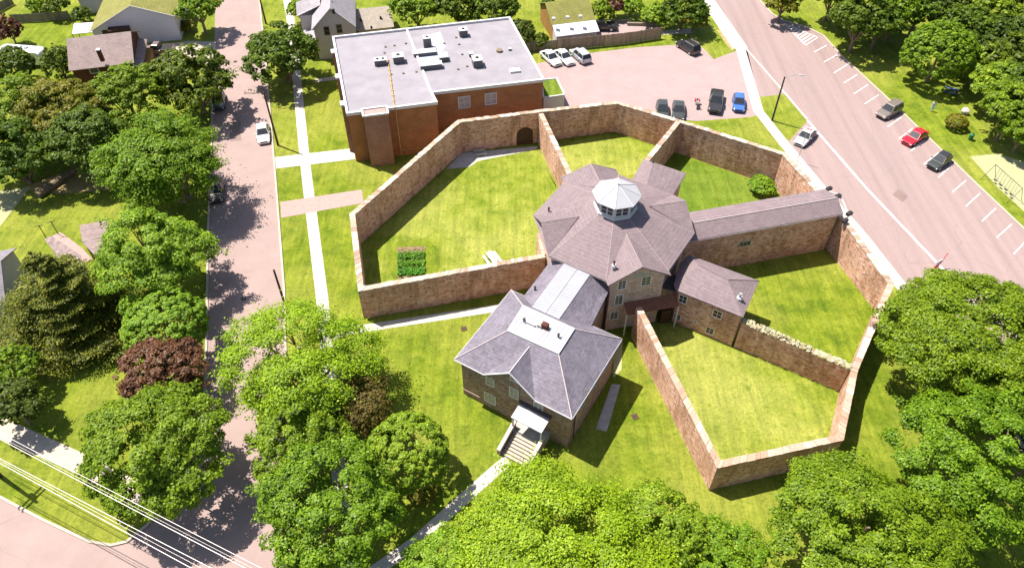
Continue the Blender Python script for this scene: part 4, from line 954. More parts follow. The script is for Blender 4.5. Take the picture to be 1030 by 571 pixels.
# ---------------------------------------------------------------- vehicles
def paint(name, c, rough=.25):
    m, t, b = nodes(name, rough, .15, .5); b.inputs['Coat Weight'].default_value = .6; b.inputs['Coat Roughness'].default_value = .08
    t.links.new(ramp(t, noise(t, coords(t), 2.5, 3), [(.3, sc(c, .92)), (.7, sc(c, 1.05))]), b.inputs['Base Color']); return m
PW = paint('white_car_paint', (.78, .77, .78)); PB = paint('black_car_paint', (.035, .03, .03)); PR = paint('red_car_paint', (.55, .015, .03)); PU = paint('blue_car_paint', (.06, .15, .48)); PS = paint('silver_car_paint', (.45, .46, .48)); PG = paint('bronze_car_paint', (.25, .2, .16)); PD = paint('dark_grey_car_paint', (.055, .06, .055)); PT = paint('taupe_car_paint', (.20, .16, .14))
def loft(secs):
    """secs: list of (x, [(y,z)...]) closed rings of equal length"""
    m = LMB(); n = len(secs[0][1]); vs = []; fs = []
    for x, ring_ in secs: vs += [(x, y, z) for y, z in ring_]
    for i in range(len(secs)-1):
        for k in range(n): fs.append((i*n+k, (i+1)*n+k, (i+1)*n+(k+1) % n, i*n+(k+1) % n))
    fs += [tuple(range(n)), tuple(range(len(secs)*n-1, (len(secs)-1)*n-1, -1))]
    return m.add(vs, fs)
CARN = [0]
def car(rear, front, label, col, kind='sedan', cat='car', group='parked cars', glass=GLASS, L=None, W_=None, name='parked_car', roofcol=None, stripe=None):
    A, B = g(*rear, .3), g(*front, .3); d = B-A; rz = math.atan2(d.y, d.x); c = (A+B)/2
    dims = dict(sedan=(4.6, 1.82, 1.42), suv=(4.6, 1.88, 1.68), pickup=(5.5, 1.98, 1.8), hatch=(4.1, 1.76, 1.5))[kind]
    L = L or dims[0]; Wd = W_ or dims[1]; Ht = dims[2]; hl, hw_ = L/2, Wd/2
    t = empty(name, (c.x, c.y, .008), label, cat, group, rz)
    belt = dict(sedan=.86, suv=1.0, pickup=1.08, hatch=.92)[kind]; hood = belt-.1 if kind != 'pickup' else belt
    def ringf(w, zt, zb=.26): return [(-w*.9, zb), (-w, zb+.18), (-w, zt-.2), (-w*.95, zt-.06), (-w*.8, zt), (w*.8, zt), (w*.95, zt-.06), (w, zt-.2), (w, zb+.18), (w*.9, zb)]
    prof = [(-hl, .80, belt-.16, .36), (-hl+.12, .92, belt-.04, .28), (-hl+.6, 1, belt, .24), (-.2, 1, belt, .22), (hl-1.5, 1, belt-.02, .22), (hl-1.2, 1, hood, .22), (hl-.35, .95, hood-.12, .26), (hl-.08, .86, hood-.24, .3), (hl, .72, hood-.34, .38)]
    if kind == 'pickup': prof = [(-hl, .96, belt-.02, .42), (-hl+.08, 1, belt, .36), (-.2, 1, belt, .3), (hl-1.6, 1, belt, .3), (hl-.4, .97, belt-.08, .32), (hl-.08, .92, belt-.2, .36), (hl, .85, belt-.3, .42)]
    body = loft([(x, ringf(hw_*w, zt, zb)) for x, w, zt, zb in prof]).build('body', col, t, smooth=False, bevel=.02)
    # cabin
    cab = dict(sedan=(-hl+.55, -hl+1.35, hl-2.15, hl-1.35), suv=(-hl+.12, -hl+.45, hl-2.0, hl-1.3), hatch=(-hl+.15, -hl+.75, hl-2.0, hl-1.15), pickup=(-.75, -.5, hl-2.35, hl-1.7))[kind]
    x0, x1, x2, x3 = cab; wb, wt = hw_*.93, hw_*.72; zt = Ht-.03; zb = belt-.03
    m = LMB(); v = [(x0, -wb, zb), (x3, -wb, zb), (x3, wb, zb), (x0, wb, zb), (x1, -wt, zt), (x2, -wt, zt), (x2, wt, zt), (x1, wt, zt)]
    m.add(v, [(3, 2, 1, 0), (4, 5, 6, 7), (0, 1, 5, 4), (1, 2, 6, 5), (2, 3, 7, 6), (3, 0, 4, 7)]); m.build('cabin', col, t)
    V = [Vector(p) for p in v]
    def pane(nm, q, mrg=.09, off=.012):
        q = [V[i] for i in q]; ct = sum(q, Vector())/4; nrm = (q[1]-q[0]).cross(q[3]-q[0]).normalized(); nrm = nrm if nrm.dot(ct-Vector((0, 0, .8))) > 0 else -nrm
        qq = []
        for i, p in enumerate(q):
            e1, e2 = (q[(i+1) % 4]-p).normalized(), (q[i-1]-p).normalized(); qq.append(p+(e1+e2)*mrg)
        mm = LMB(); a = [p+nrm*off for p in qq]; b_ = [p-nrm*.02 for p in qq]; mm.add(a+b_, [(0, 1, 2, 3), (7, 6, 5, 4)]+[(i, 4+i, 4+(i+1) % 4, (i+1) % 4) for i in range(4)]); return mm.build(nm, glass, t)
    pane('windscreen', (1, 2, 6, 5), .05); pane('rear_window', (3, 0, 4, 7), .06)
    for q in ((0, 1, 5, 4), (2, 3, 7, 6)):
        s = -1 if q[0] == 0 else 1
        pane('side_window', q, .07)
    m = LMB(); m.add([(x1-.08, -wt-.02, zt), (x2+.05, -wt-.02, zt), (x2+.05, wt+.02, zt), (x1-.08, wt+.02, zt), (x1, -wt+.1, zt+.06), (x2-.06, -wt+.1, zt+.06), (x2-.06, wt-.1, zt+.06), (x1, wt-.1, zt+.06)], [(3, 2, 1, 0), (4, 5, 6, 7), (0, 1, 5, 4), (1, 2, 6, 5), (2, 3, 7, 6), (3, 0, 4, 7)])
    m.build('roof', roofcol or col, t, bevel=.02)
    m = LMB()
    for f in (.42,):
        xx = x0+(x3-x0)*.5
        for s in (-1, 1): m.add([(xx-.05, s*wb*1.0, zb+.02), (xx+.05, s*wb*1.0, zb+.02), (xx+.05, s*(wt+.03), zt), (xx-.05, s*(wt+.03), zt), (xx-.05, s*(wb-.06), zb+.02), (xx+.05, s*(wb-.06), zb+.02), (xx+.05, s*(wt-.05), zt), (xx-.05, s*(wt-.05), zt)], [(0, 1, 2, 3), (7, 6, 5, 4), (0, 4, 5, 1), (1, 5, 6, 2), (2, 6, 7, 3), (3, 7, 4, 0)])
    m.build('door_pillar', col, t)
    if kind == 'pickup':
        LMB().box(((-hl-.75)/2-.02, 0, belt+.002), hl-.95, Wd*.8, .004).build('bed', RUB, t)
        m = LMB()
        for s in (-1, 1): m.box(((-hl-.75)/2, s*hw_*.92, belt), hl-.8, .1, .08)
        m.box((-hl+.06, 0, belt), .1, Wd*.8, .08); m.build('bed_rail', col, t)
    if kind in ('suv',):
        m = LMB()
        for s in (-1, 1): m.tube([(x1, s*(wt-.06), zt+.1), (x2-.1, s*(wt-.06), zt+.1)], .025, 6)
        m.build('roof_rail', GALV, t)
    for sx in (-hl*.62, hl*.62):
        for s in (-1, 1):
            y = s*(hw_-.1); r = .33 if kind != 'pickup' else .39
            wlo = LMB().tube([(sx, y-s*.12, r), (sx, y+s*.115, r)], r, 16).build('wheel', RUB, t)
            LMB().tube([(sx, y+s*.10, r), (sx, y+s*.125, r)], r*.6, 12).build('rim', GALV, wlo)
    for s in (-1, 1):
        LMB().box((hl-.16, s*hw_*.66, hood-.36), .22, .34, .13).build('headlight', LAMP, t); LMB().box((-hl+.06, s*hw_*.72, belt-.32), .16, .28, .16).build('tail_light', TAIL, t)
        LMB().box((x3-.35, s*(hw_+.06), belt), .12, .18, .12).build('wing_mirror', col, t)
    LMB().box((hl-.03, 0, .4), .1, Wd*.5, .16).build('grille', RUB, t)
    if stripe:
        m = LMB()
        for s in (-1, 1): m.box((-.1, s*(hw_+.004), .62), 2.4, .01, .16)
        m.box((x1+.35, 0, zt+.063), .3, wt*1.6, .01); m.build('stripe', stripe, t)
    return t
car((265.2, 125), (267, 145), 'white sedan parked alone at the street kerb beside the dark pole', PW)
GC = 'cars in the car park'
car((547, 52.5), (563.5, 67), 'leftmost of the white cars by the board fence, a sedan', PW, group=GC)
car((560, 51.5), (577, 66.5), 'middle white sedan between two other white cars by the fence', PW, group=GC)
car((592.5, 64.5), (577, 50.5), 'white wagon with roof rails, rightmost of the three by the fence', PS, 'suv', group=GC)
bpy.data.objects[-1] if False else None
car((701, 54), (685, 44), 'black sport utility car parked near the grass island', PB, 'suv', group=GC)
car((666.5, 103.5), (668, 121), 'small dark car mostly hidden behind the yard wall coping', PD, 'hatch', group=GC)
car((683.5, 103), (683.5, 122), 'dark green-black car beside the motorcycle, partly behind the wall', PD, 'sedan', group=GC)
car((722.5, 93), (719, 116.5), 'large black pickup truck between the motorcycle and the blue car', PB, 'pickup', cat='pickup truck', group=GC)
car((743.5, 96), (744.3, 115), 'bright blue hatchback next to the diagonal footway', PU, 'hatch', group=GC)
GS = 'cars parked along the main road'
car((820, 129.5), (801.5, 149), 'silver car with pink-red roof stripe on the near side of the road', PS, 'sedan', group=GS, stripe=REDP, roofcol=PW)
car((906, 107.5), (884, 119.5), 'bronze-grey estate car in the uppermost occupied bay', PT, 'suv', group=GS)
car((930.5, 133.5), (911.5, 145.5), 'bright red car in a roadside bay', PR, 'sedan', group=GS)
car((956, 157), (935, 171.5), 'black car with dark roof in the lowest occupied bay', PD, 'hatch', group=GS, roofcol=PB)
car((594, 28), (617, 28), 'black pickup on the small driveway behind the fence', PB, 'pickup', cat='pickup truck', group='cars on driveways')
car((171, 52), (149.5, 52), 'grey pickup with open bed on the drive of the olive-roofed house', PT, 'pickup', cat='pickup truck', group='cars on driveways')
car((220, 180), (219, 206), 'dark car in leaf shade under the large street maple', PB, 'sedan', group='cars in the shade of street trees')
car((222, 92), (221, 113), 'car half buried under the dark round street tree', PD, 'sedan', group='cars in the shade of street trees')
car((580, 10), (592, 7), 'pale car parked in the far back garden at the top', PW, 'hatch', group='cars on driveways')
car((1038, 452), (1026, 432), 'pale car showing between leaves at the right edge', PS, 'sedan', group='cars in the shade of street trees')
# motorcycle
A, B = g(702, 99, .3), g(702.5, 112, .3); rz = math.atan2((B-A).y, (B-A).x); c = (A+B)/2
t = empty('motorcycle', (c.x, c.y, .008), 'red and white motorcycle standing between two dark vehicles', 'motorcycle', rz=rz)
for x in (-.72, .72):
    w_ = LMB().tube([(x, -.07, .31), (x, .07, .31)], .31, 14).build('wheel', RUB, t); LMB().tube([(x, -.08, .31), (x, .08, .31)], .18, 12).build('rim', GALV, w_)
LMB().tube([(-.5, 0, .45), (0, 0, .55), (.35, 0, .75)], [.12, .2, .12], 8).build('engine', DKM, t)
loft([(-.1, [(-.1, .7), (.1, .7), (.1, .85), (-.1, .85)]), (.2, [(-.18, .7), (.18, .7), (.16, 1.0), (-.16, 1.0)]), (.5, [(-.1, .8), (.1, .8), (.08, .98), (-.08, .98)])]).build('tank', REDP, t, bevel=.03)
loft([(-.8, [(-.12, .72), (.12, .72), (.12, .85), (-.12, .85)]), (-.1, [(-.16, .7), (.16, .7), (.14, .82), (-.14, .82)])]).build('seat', RUB, t, bevel=.02)
LMB().tube([(.72, 0, .31), (.55, 0, .95)], .05, 6).build('fork', GALV, t); LMB().tube([(.42, -.4, 1.05), (.55, 0, 1.0), (.42, .4, 1.05)], .03, 6).build('handlebar', DKM, t)
LMB().box((.7, 0, .85), .15, .4, .45).build('fairing', PW, t, bevel=.05)
for s in (-1, 1): LMB().box((-.65, s*.3, .45), .5, .2, .35).build('pannier', PR, t, bevel=.04)
# camper trailer
A, B = g(8, 56, 1), g(46, 59, 1); rz = math.atan2((B-A).y, (B-A).x); c = (A+B)/2
t = empty('camper_trailer', (c.x, c.y, 0), 'white camper trailer parked in the top-left garden', 'camper', rz=rz)
LEN_ = 7.0; m = loft([(x, [(-1.1*w_, .5), (-1.15*w_, 1.4), (-1.05*w_, zt_), (-.7*w_, zt_+.12), (.7*w_, zt_+.12), (1.05*w_, zt_), (1.15*w_, 1.4), (1.1*w_, .5)]) for x, w_, zt_ in ((-3.6, .86, 2.2), (-3.4, .97, 2.5), (-3, 1, 2.6), (3, 1, 2.6), (3.5, .95, 2.3), (3.75, .82, 1.7))])
m.build('body', PW, t)
for x in (-2, .2, 2): LMB().box((x, -1.13, 1.5), .9, .06, .55).build('window', GLASS, t)
LMB().box((1.2, -1.13, .6), .7, .05, 1.7).build('door', SIDW, t)
for x in (-2, 1): LMB().box((x, 0, 2.7), .5, .5, .2).build('roof_vent', GREYM, t)
LMB().box((-.3, 0, 2.7), .9, .7, .3).build('air_conditioner', WHT, t, bevel=.04)
for s in (-1, 1):
    for x in (-.5, .4): LMB().tube([(x, s*.95, .35), (x, s*1.14, .35)], .35, 14).build('wheel', RUB, t)
LMB().tube([(3.6, 0, .5), (4.7, 0, .5)], .06, 6).build('tow_bar', DKM, t)

# ---------------------------------------------------------------- yard furniture
p = g(496, 262.5); t = empty('picnic_table', p, 'white picnic table beside the lower left yard wall', 'table', rz=R(118))
m = LMB()
for k in range(5): m.box((0, -.32+k*.16, .73), 1.9, .14, .05)
m.build('tabletop', WHT, t)
for s in (-1, 1):
    LMB().box((0, s*.72, .43), 1.9, .28, .05).build('bench_seat', WHT, t)
    m = LMB(); m.tube([(s*.7, -.75, 0), (s*.7, -.2, .73)], .04, 4); m.tube([(s*.7, .75, 0), (s*.7, .2, .73)], .04, 4); m.box((s*.7, 0, .38), .06, 1.6, .06); m.build('leg_frame', WHT, t)
p = g(957, 94); t = empty('picnic_table', p, 'dark blue picnic table in the shade behind the round park tree', 'table', rz=R(-30))
LMB().box((0, 0, .72), 1.9, .8, .05).build('tabletop', plain('blue_table', (.08, .13, .22), .6), t)
for s in (-1, 1):
    LMB().box((0, s*.72, .43), 1.9, .28, .05).build('bench_seat', MATS['blue_table'], t); LMB().box((s*.7, 0, 0), .08, 1.3, .7).build('leg_frame', DKM, t)
# vegetable bed
c = g(413, 263); t = empty('vegetable_bed', c, 'small vegetable bed with four planted rows in the lush corner of the yard', 'garden bed')
MB().poly([(*g(x, y), .012) for x, y in ((400, 248.5), (427.5, 247.5), (429, 279), (401, 280))]).build('soil', SOIL, t)
rnd = random.Random(11)
for k, (ya, mt_) in enumerate(((250.5, None), (257.5, 1), (265.5, 1), (273.5, 1))):
    m = MB(); A, B = g(401, ya+1), g(428, ya)
    for i in range(900 if mt_ else 120):
        q = A.lerp(B, rnd.random())+Vector((0, rnd.gauss(0, .27 if mt_ else .22))); h_ = abs(rnd.gauss(0, .16))+.03 if mt_ else .05; s_ = rnd.uniform(.06, .14); a_ = rnd.uniform(0, 6.28)
        dx, dy = math.cos(a_)*s_, math.sin(a_)*s_
        m.add([(q.x-dx, q.y-dy, h_), (q.x+dy, q.y-dx, h_+.05), (q.x+dx, q.y+dy, h_+.02), (q.x-dy, q.y+dx, h_+.08)], [(0, 1, 2, 3)])
    m.build('plant_row', leaf_mat('vegetable_leaf', (.05, .16, .01), (.12, .30, .02)) if mt_ and 'vegetable_leaf' not in MATS else (MATS['vegetable_leaf'] if mt_ else plain('straw', (.26, .19, .10), .9)), t)
# bin, boulder, person, swings in the park
p = g(977, 141); t = empty('litter_bin', p, 'green litter bin on the park grass below the round bush', 'bin')
m = MB(); m.tube([(p.x, p.y, 0), (p.x, p.y, .85)], [.26, .33], 14); m.build('drum', GREENP, t); MB().tube([(p.x, p.y, .86), (p.x, p.y, 1.0)], [.36, .2], 14).build('lid', GREENP, t)
MB().tube([(p.x+.05, p.y+.02, 1.0), (p.x+.05, p.y+.02, 1.06)], .12, 10).build('handle', DKM, t)
p = g(971, 115); bm = bmesh.new(); bmesh.ops.create_icosphere(bm, subdivisions=3, radius=.55)
for v in bm.verts: v.co *= 1+.18*math.sin(v.co.x*7+v.co.y*3)+.08*math.sin(v.co.z*11); v.co.z = v.co.z*.9+.45
me = bpy.data.meshes.new('boulder'); bm.to_mesh(me); bm.free(); me.materials.append(CONW); o = bpy.data.objects.new('boulder', me); COL.objects.link(o); o.location = (p.x, p.y, 0); tag(o, 'pale rounded boulder just behind the clipped round bush', 'boulder')
# swing set
A, B = g3(1003, 166, 2.2), g3(1030, 190, 2.2); d = (B-A).normalized(); n = Vector((-d.y, d.x, 0))
t = empty('swing_set', (A+B)/2-Vector((0, 0, 2.2)), 'dark metal swing set standing on the sandy patch', 'swing set')
MB().tube([A, B], .035, 8).build('top_beam', DKM, t)
for P_ in (A, B):
    for s in (-1, 1): MB().tube([P_, (P_.x+n.x*s*1.1, P_.y+n.y*s*1.1, 0)], .03, 8).build('leg', DKM, t)
for f in (.22, .42, .62, .82):
    q = A.lerp(B, f); o = MB().box((q.x, q.y, .45), .5, .2, .05, math.atan2(d.y, d.x)).build('seat', DKM, t)
    for s in (-1, 1): MB().tube([(q.x+d.x*.22*s, q.y+d.y*.22*s, .5), (q.x+d.x*.22*s, q.y+d.y*.22*s, 2.2)], .02, 5).build('chain', DKM, o)
# person in pale blue under the park tree
def person(loc, face, label, shirt, legs):
    t = empty('person', loc, label, 'person', rz=face)
    verts = [(0, 0, .95), (0, 0, 1.15), (0, .01, 1.38), (0, 0, 1.5), (0, .03, 1.66), (.19, 0, 1.42), (.27, .03, 1.16), (.25, .16, .95), (-.19, 0, 1.42), (-.27, .03, 1.16), (-.25, .14, .95), (.1, 0, .9), (.12, .06, .5), (.12, -.02, .08), (.12, .14, .04), (-.1, 0, .9), (-.12, -.04, .5), (-.12, -.12, .08), (-.12, .04, .04)]
    rad = [.15, .14, .15, .06, .105, .07, .05, .035, .07, .05, .035, .1, .065, .045, .04, .1, .065, .045, .04]
    edges = [(0, 1), (1, 2), (2, 3), (3, 4), (2, 5), (5, 6), (6, 7), (2, 8), (8, 9), (9, 10), (0, 11), (11, 12), (12, 13), (13, 14), (0, 15), (15, 16), (16, 17), (17, 18)]
    def skin(nm, idx, eds, grow, mat):
        me = bpy.data.meshes.new(nm); mp = {k: i for i, k in enumerate(idx)}; me.from_pydata([verts[k] for k in idx], [(mp[a], mp[b]) for a, b in eds if a in mp and b in mp], [])
        o = bpy.data.objects.new(nm, me); COL.objects.link(o); o.parent = t; me.materials.append(mat); o.modifiers.new('skin', 'SKIN'); sb = o.modifiers.new('s', 'SUBSURF'); sb.levels = sb.render_levels = 1
        for k in idx: me.skin_vertices[0].data[mp[k]].radius = (rad[k]+grow,)*2
        me.skin_vertices[0].data[0].use_root = True; return o
    skin('body', list(range(19)), edges, 0, SKIN)
    skin('shirt', [1, 2, 5, 6, 8, 9], [(1, 2), (2, 5), (5, 6), (2, 8), (8, 9)], .02, shirt); skin('trousers', [0, 11, 12, 13, 15, 16, 17], [(0, 11), (11, 12), (12, 13), (0, 15), (15, 16), (16, 17)], .018, legs)
    LMB().tube([(0, .01, 1.69), (0, .0, 1.8)], [.115, .05], 12).build('hair', DKW, t, smooth=True)
person(g(938, 112.5), R(160), 'person in a pale blue top standing in the round tree shade', CLB, CLB)
# garden posts at left
for k, (a, lb) in enumerate((((48, 239), 'left of two thin clothes-line posts beside the curved patio'), ((60, 235), 'right of two thin clothes-line posts beside the curved patio'))):
    p = g(*a); t = empty('clothes_post', p, lb, 'post', 'thin posts by the patio'); MB().tube([(p.x, p.y, 0), (p.x, p.y, 2.1)], .05, 6).build('pole', DKM, t); MB().box((p.x, p.y, 2.0), .9, .06, .06, .3).build('crossbar', DKM, t)

# ---------------------------------------------------------------- trees
LM = dict(
 maple=leaf_mat('maple_leaf', (0.091, 0.171, 0.007), (0.195, 0.308, 0.011), (0.286, 0.396, 0.022)),
 bright=leaf_mat('bright_leaf', (0.111, 0.215, 0.009), (0.254, 0.385, 0.020), (0.364, 0.484, 0.044)),
 lime=leaf_mat('lime_leaf', (0.143, 0.275, 0.007), (0.280, 0.451, 0.013), (0.403, 0.550, 0.033), .45),
 deep=leaf_mat('deep_leaf', (0.058, 0.105, 0.007), (0.130, 0.193, 0.011)),
 dark=leaf_mat('dark_leaf', (0.046, 0.077, 0.007), (0.104, 0.143, 0.013)),
 olive=leaf_mat('olive_leaf', (0.117, 0.132, 0.009), (0.234, 0.231, 0.015), (0.338, 0.275, 0.033)),
 bronze=leaf_mat('bronze_leaf', (.09, .075, .012), (.15, .12, .02), (.2, .12, .03)),
 purple=leaf_mat('purple_leaf', (.07, .024, .012), (.145, .052, .026), (.20, .08, .04), .2),
 spruce=leaf_mat('spruce_needle', (0.058, 0.077, 0.007), (0.156, 0.165, 0.011), (0.338, 0.308, 0.022), .2))
def fast_mesh(name, V, nq, mat):
    me = bpy.data.meshes.new(name); n = len(V); me.vertices.add(n); me.vertices.foreach_set('co', V.astype(np.float32).ravel())
    me.loops.add(n); me.loops.foreach_set('vertex_index', np.arange(n, dtype=np.int32)); me.polygons.add(nq)
    me.polygons.foreach_set('loop_start', np.arange(0, n, 4, dtype=np.int32)); me.polygons.foreach_set('loop_total', np.full(nq, 4, dtype=np.int32))
    me.update(calc_edges=True); me.materials.append(mat); return me
def unit_v(a): return a/np.maximum(1e-6, np.linalg.norm(a, axis=1, keepdims=True))
def leaf_quads(pos, nrm, size, rng, aspect=.75, along=None):
    n = len(pos); r = rng.normal(size=(n, 3)); t1 = unit_v(np.cross(nrm, r)) if along is None else unit_v(along)
    t2 = unit_v(np.cross(nrm, t1)); s = size*rng.uniform(.6, 1.35, (n, 1)); a = t1*s; b = t2*s*aspect
    bend = nrm*s*.25
    V = np.stack([pos-a, pos-b*1.0+bend, pos+a, pos+b*1.0+bend], 1).reshape(-1, 3); return V
def crown(rx, rz, rng, kind, leaf, dens=1.0):
    ry = rx
    if kind == 'dome': lobes = [(np.zeros(3), 1.0)]; ncl = 420; cr = .085
    elif kind == 'feather':
        lobes = [(np.array([0, 0, .1]), .62)]+[(np.array([math.cos(a)*.52, math.sin(a)*.52, rng.uniform(-.3, .2)]), rng.uniform(.32, .52)) for a in rng.uniform(0, 6.28, 9)]; ncl = 300; cr = .125
    else:
        k = rng.integers(6, 9); a0 = rng.uniform(0, 6.28)
        lobes = [(np.array([0, 0, .25]), .66)]+[(np.array([math.cos(a0+i*6.28/k)*.5, math.sin(a0+i*6.28/k)*.5, rng.uniform(-.28, .18)]), rng.uniform(.38, .54)) for i in range(k)]; ncl = 300; cr = .125
    C = []; O = []
    while len(C) < ncl:
        c, r = lobes[rng.integers(len(lobes))]; d = rng.normal(size=3); d /= np.linalg.norm(d)
        if d[2] < -.35: continue
        p = c+d*r*(rng.uniform(.8, 1.0) if rng.random() < .85 else rng.uniform(.3, .8))
        if kind == 'dome': p = c+d*r*rng.uniform(.86, .97)*(1+.05*math.sin(5*d[0]+3*d[1]))
        elif any(np.linalg.norm(p-c2) < r2*.74 for c2, r2 in lobes) and rng.random() < .85: continue
        C.append(p); O.append(d)
    C = np.array(C); O = np.array(O); cs = cr*rng.uniform(.6, 1.35, ncl)
    area = 4*math.pi*rx*rx*.8; n = int(area*2.1*dens/(leaf*leaf*1.3)); n = min(n, 95000)
    w = cs**2; idx = rng.choice(ncl, n, p=w/w.sum()); d = unit_v(rng.normal(size=(n, 3))); d = unit_v(d+O[idx]*.5+np.array([0, 0, .25]))
    rr = cs[idx][:, None]*rng.uniform(.35, 1.0, (n, 1))**.5
    fl = np.array([1, 1, .62 if kind != 'dome' else .9]); pos = C[idx]+d*rr*fl
    if kind == 'feather': pos += unit_v(O[idx]*np.array([1, 1, .1]))*rng.exponential(.05, (n, 1))
    elif kind == 'lobed': pos += unit_v(O[idx]*np.array([1, 1, .3])+rng.normal(size=(ncl, 3))[idx]*.3)*(rng.exponential(.035, ncl)[idx][:, None]*rng.uniform(0, 1.6, (n, 1)))
    nrm = unit_v(d*.8+O[idx]*.4+np.array([0, 0, .55])+rng.normal(size=(n, 3))*.45)
    S3 = np.array([rx, ry, rz]); pos = pos*S3; sun_n = unit_v(nrm/np.array([1, 1, rz/rx]))
    return leaf_quads(pos, sun_n, leaf, rng), lobes
def spruce(rx, h, rng, leaf):
    P = []; Nn = []; Al = []
    lv = 20
    for i in range(lv):
        f = i/(lv-1); z = h*(.08+.9*f); R_ = rx*(1-f)**.8*(1+rng.uniform(-.1, .1))+.15; nb = int(5+9*(1-f))
        for b in range(nb):
            a = rng.uniform(0, 6.28); Lb = R_*rng.uniform(.72, 1.1); k = int(Lb*130)+8
            s = rng.uniform(.15, 1, k)**.8; side = rng.normal(0, 1, k)*(.10+.16*s*(1.15-s))*Lb*.9; dr = np.array([math.cos(a), math.sin(a), 0]); sd_ = np.array([-dr[1], dr[0], 0])
            zz = z-.28*Lb*s+.16*Lb*s*s-np.abs(rng.normal(0, .10, k))
            pos = dr*(s*Lb)[:, None]+sd_*side[:, None]; pos[:, 2] = zz; P.append(pos)
            Al.append(np.tile(dr, (k, 1))+sd_*np.sign(side)[:, None]*.6+rng.normal(size=(k, 3))*.25); Nn.append(np.tile([0, 0, 1.], (k, 1))+rng.normal(size=(k, 3))*.4)
    P = np.concatenate(P); Nn = unit_v(np.concatenate(Nn)); Al = np.concatenate(Al); Al -= Nn*np.sum(Al*Nn, 1)[:, None]
    return leaf_quads(P, Nn, leaf, rng, .38, Al)
TREES = 0
def tree(px, py, rpx, zc, label, mat='maple', kind='lobed', flat=.8, leaf=.17, dens=1.0, name='leafy_tree', seed=None, cat='tree', group='trees around the jail'):
    global TREES
    TREES += 1; rng = np.random.default_rng(seed or TREES*13+1); b = g(px, py, zc); D = depth((b.x, b.y, zc)); r = rpx*D/FPX
    t = empty(name, b, label, cat, group)
    far = D > 105
    lf = leaf*(1.1 if far else .76)
    if kind == 'spruce':
        V = spruce(r, zc*2, rng, lf); me = fast_mesh('crown', V, len(V)//4, LM[mat]); lobes = []; rz = zc
        MB().tube([(b.x, b.y, -.1), (b.x, b.y, zc*1.9)], [.32, .04], 8).build('trunk', LOGM, t)
        o = bpy.data.objects.new('crown', me); COL.objects.link(o); o.parent = t; return t
    rz = min(r*flat, zc*.96)
    V, lobes = crown(r, rz, rng, kind, lf, dens); V[:, 2] += zc; V[:, 2] = np.maximum(V[:, 2], .05+V[:, 2]*.02)
    me = fast_mesh('crown', V, len(V)//4, LM[mat]); o = bpy.data.objects.new('crown', me); COL.objects.link(o); o.parent = t
    tr = max(.10, r*.06); fk = max(.3, (zc-rz)*.9); m = MB(); top = Vector((b.x, b.y, zc+rz*.2))
    m.tube([(b.x, b.y, -.1), (b.x, b.y, fk), tuple(top)], [tr*1.25, tr, tr*.35], 9)
    for c, rr in lobes[1:]:
        e = Vector((b.x+c[0]*r, b.y+c[1]*r, zc+c[2]*rz)); s = Vector((b.x, b.y, fk+.1)); md = s.lerp(e, .5)+Vector((0, 0, -.1*r)); tips = [tuple(e)]
        m.tube([s, md, e], [tr*.55, tr*.35, tr*.12], 6)
        for q in range(3):
            dd_ = Vector(rng.normal(size=3)); dd_.normalize(); m.tube([md.lerp(e, .6), e+dd_*rr*r*.6], [tr*.2, tr*.05], 5)
    m.build('trunk', LOGM, t); return t
T = tree
# left block
T(173, 153, 64, 7.0, 'large bright green maple overhanging the left street', 'maple', 'feather', flat=.85, leaf=.17, dens=1.2)
T(196, 80, 38, 5.5, 'dark round tree at the kerb above the large bright maple', 'deep', 'lobed', .9, .2)
T(200, 6, 22, 5, 'green street tree at the top edge by the concrete drive', 'maple', flat=.8, leaf=.22)
T(128, 95, 36, 5.5, 'mid-green tree in front of the dark red brick house', 'maple', flat=.85, leaf=.2)
T(62, 112, 44, 6, 'olive-tinted tree left of the dark red brick house', 'olive', flat=.8, leaf=.2)
T(20, 108, 40, 5.5, 'dense green tree near the left edge below the camper', 'maple', flat=.8, leaf=.2)
T(14, 152, 42, 5, 'dark green tree at the left edge above the fallen log', 'deep', flat=.9, leaf=.2)
T(90, 140, 42, 5.5, 'shadowy green tree between the log and the bright maple', 'deep', flat=.8, leaf=.2)
T(15, 66, 20, 3, 'rounded dark bush in front of the camper', 'deep', 'dome', .9, .2, name='bush', cat='bush')
T(60, 62, 17, 3, 'small dark bushy tree beside the camper', 'deep', 'lobed', 1.1, .17)
T(10, 28, 13, 3, 'reddish-brown shrub at the top-left corner', 'purple', flat=1.0, leaf=.2, name='shrub', cat='shrub')
T(152, 255, 57, 6.0, 'broad bright green tree left of the street centre', 'bright', flat=.8, leaf=.17)
T(169, 325, 41, 3.8, 'low rounded pale green tree between the bright tree and the purple tree', 'bright', 'dome', .7, .15)
T(164, 374, 42, 4.2, 'dark purple-leaved maple on the left kerb', 'purple', flat=.8, leaf=.16)
T(152, 452, 70, 6.5, 'big mid-green tree above the lower left street corner', 'maple', flat=.75, leaf=.16)
T(56, 292, 76, 5.8, 'broad dark spruce spreading over the left lawn', 'spruce', 'spruce', .9, .17, name='spruce')
T(12, 368, 26, 3.5, 'green tree at the left edge below the spruce', 'maple', flat=.9, leaf=.17)
T(14, 404, 28, 3.5, 'dark tree at the left edge above the footway', 'dark', flat=.8, leaf=.17)
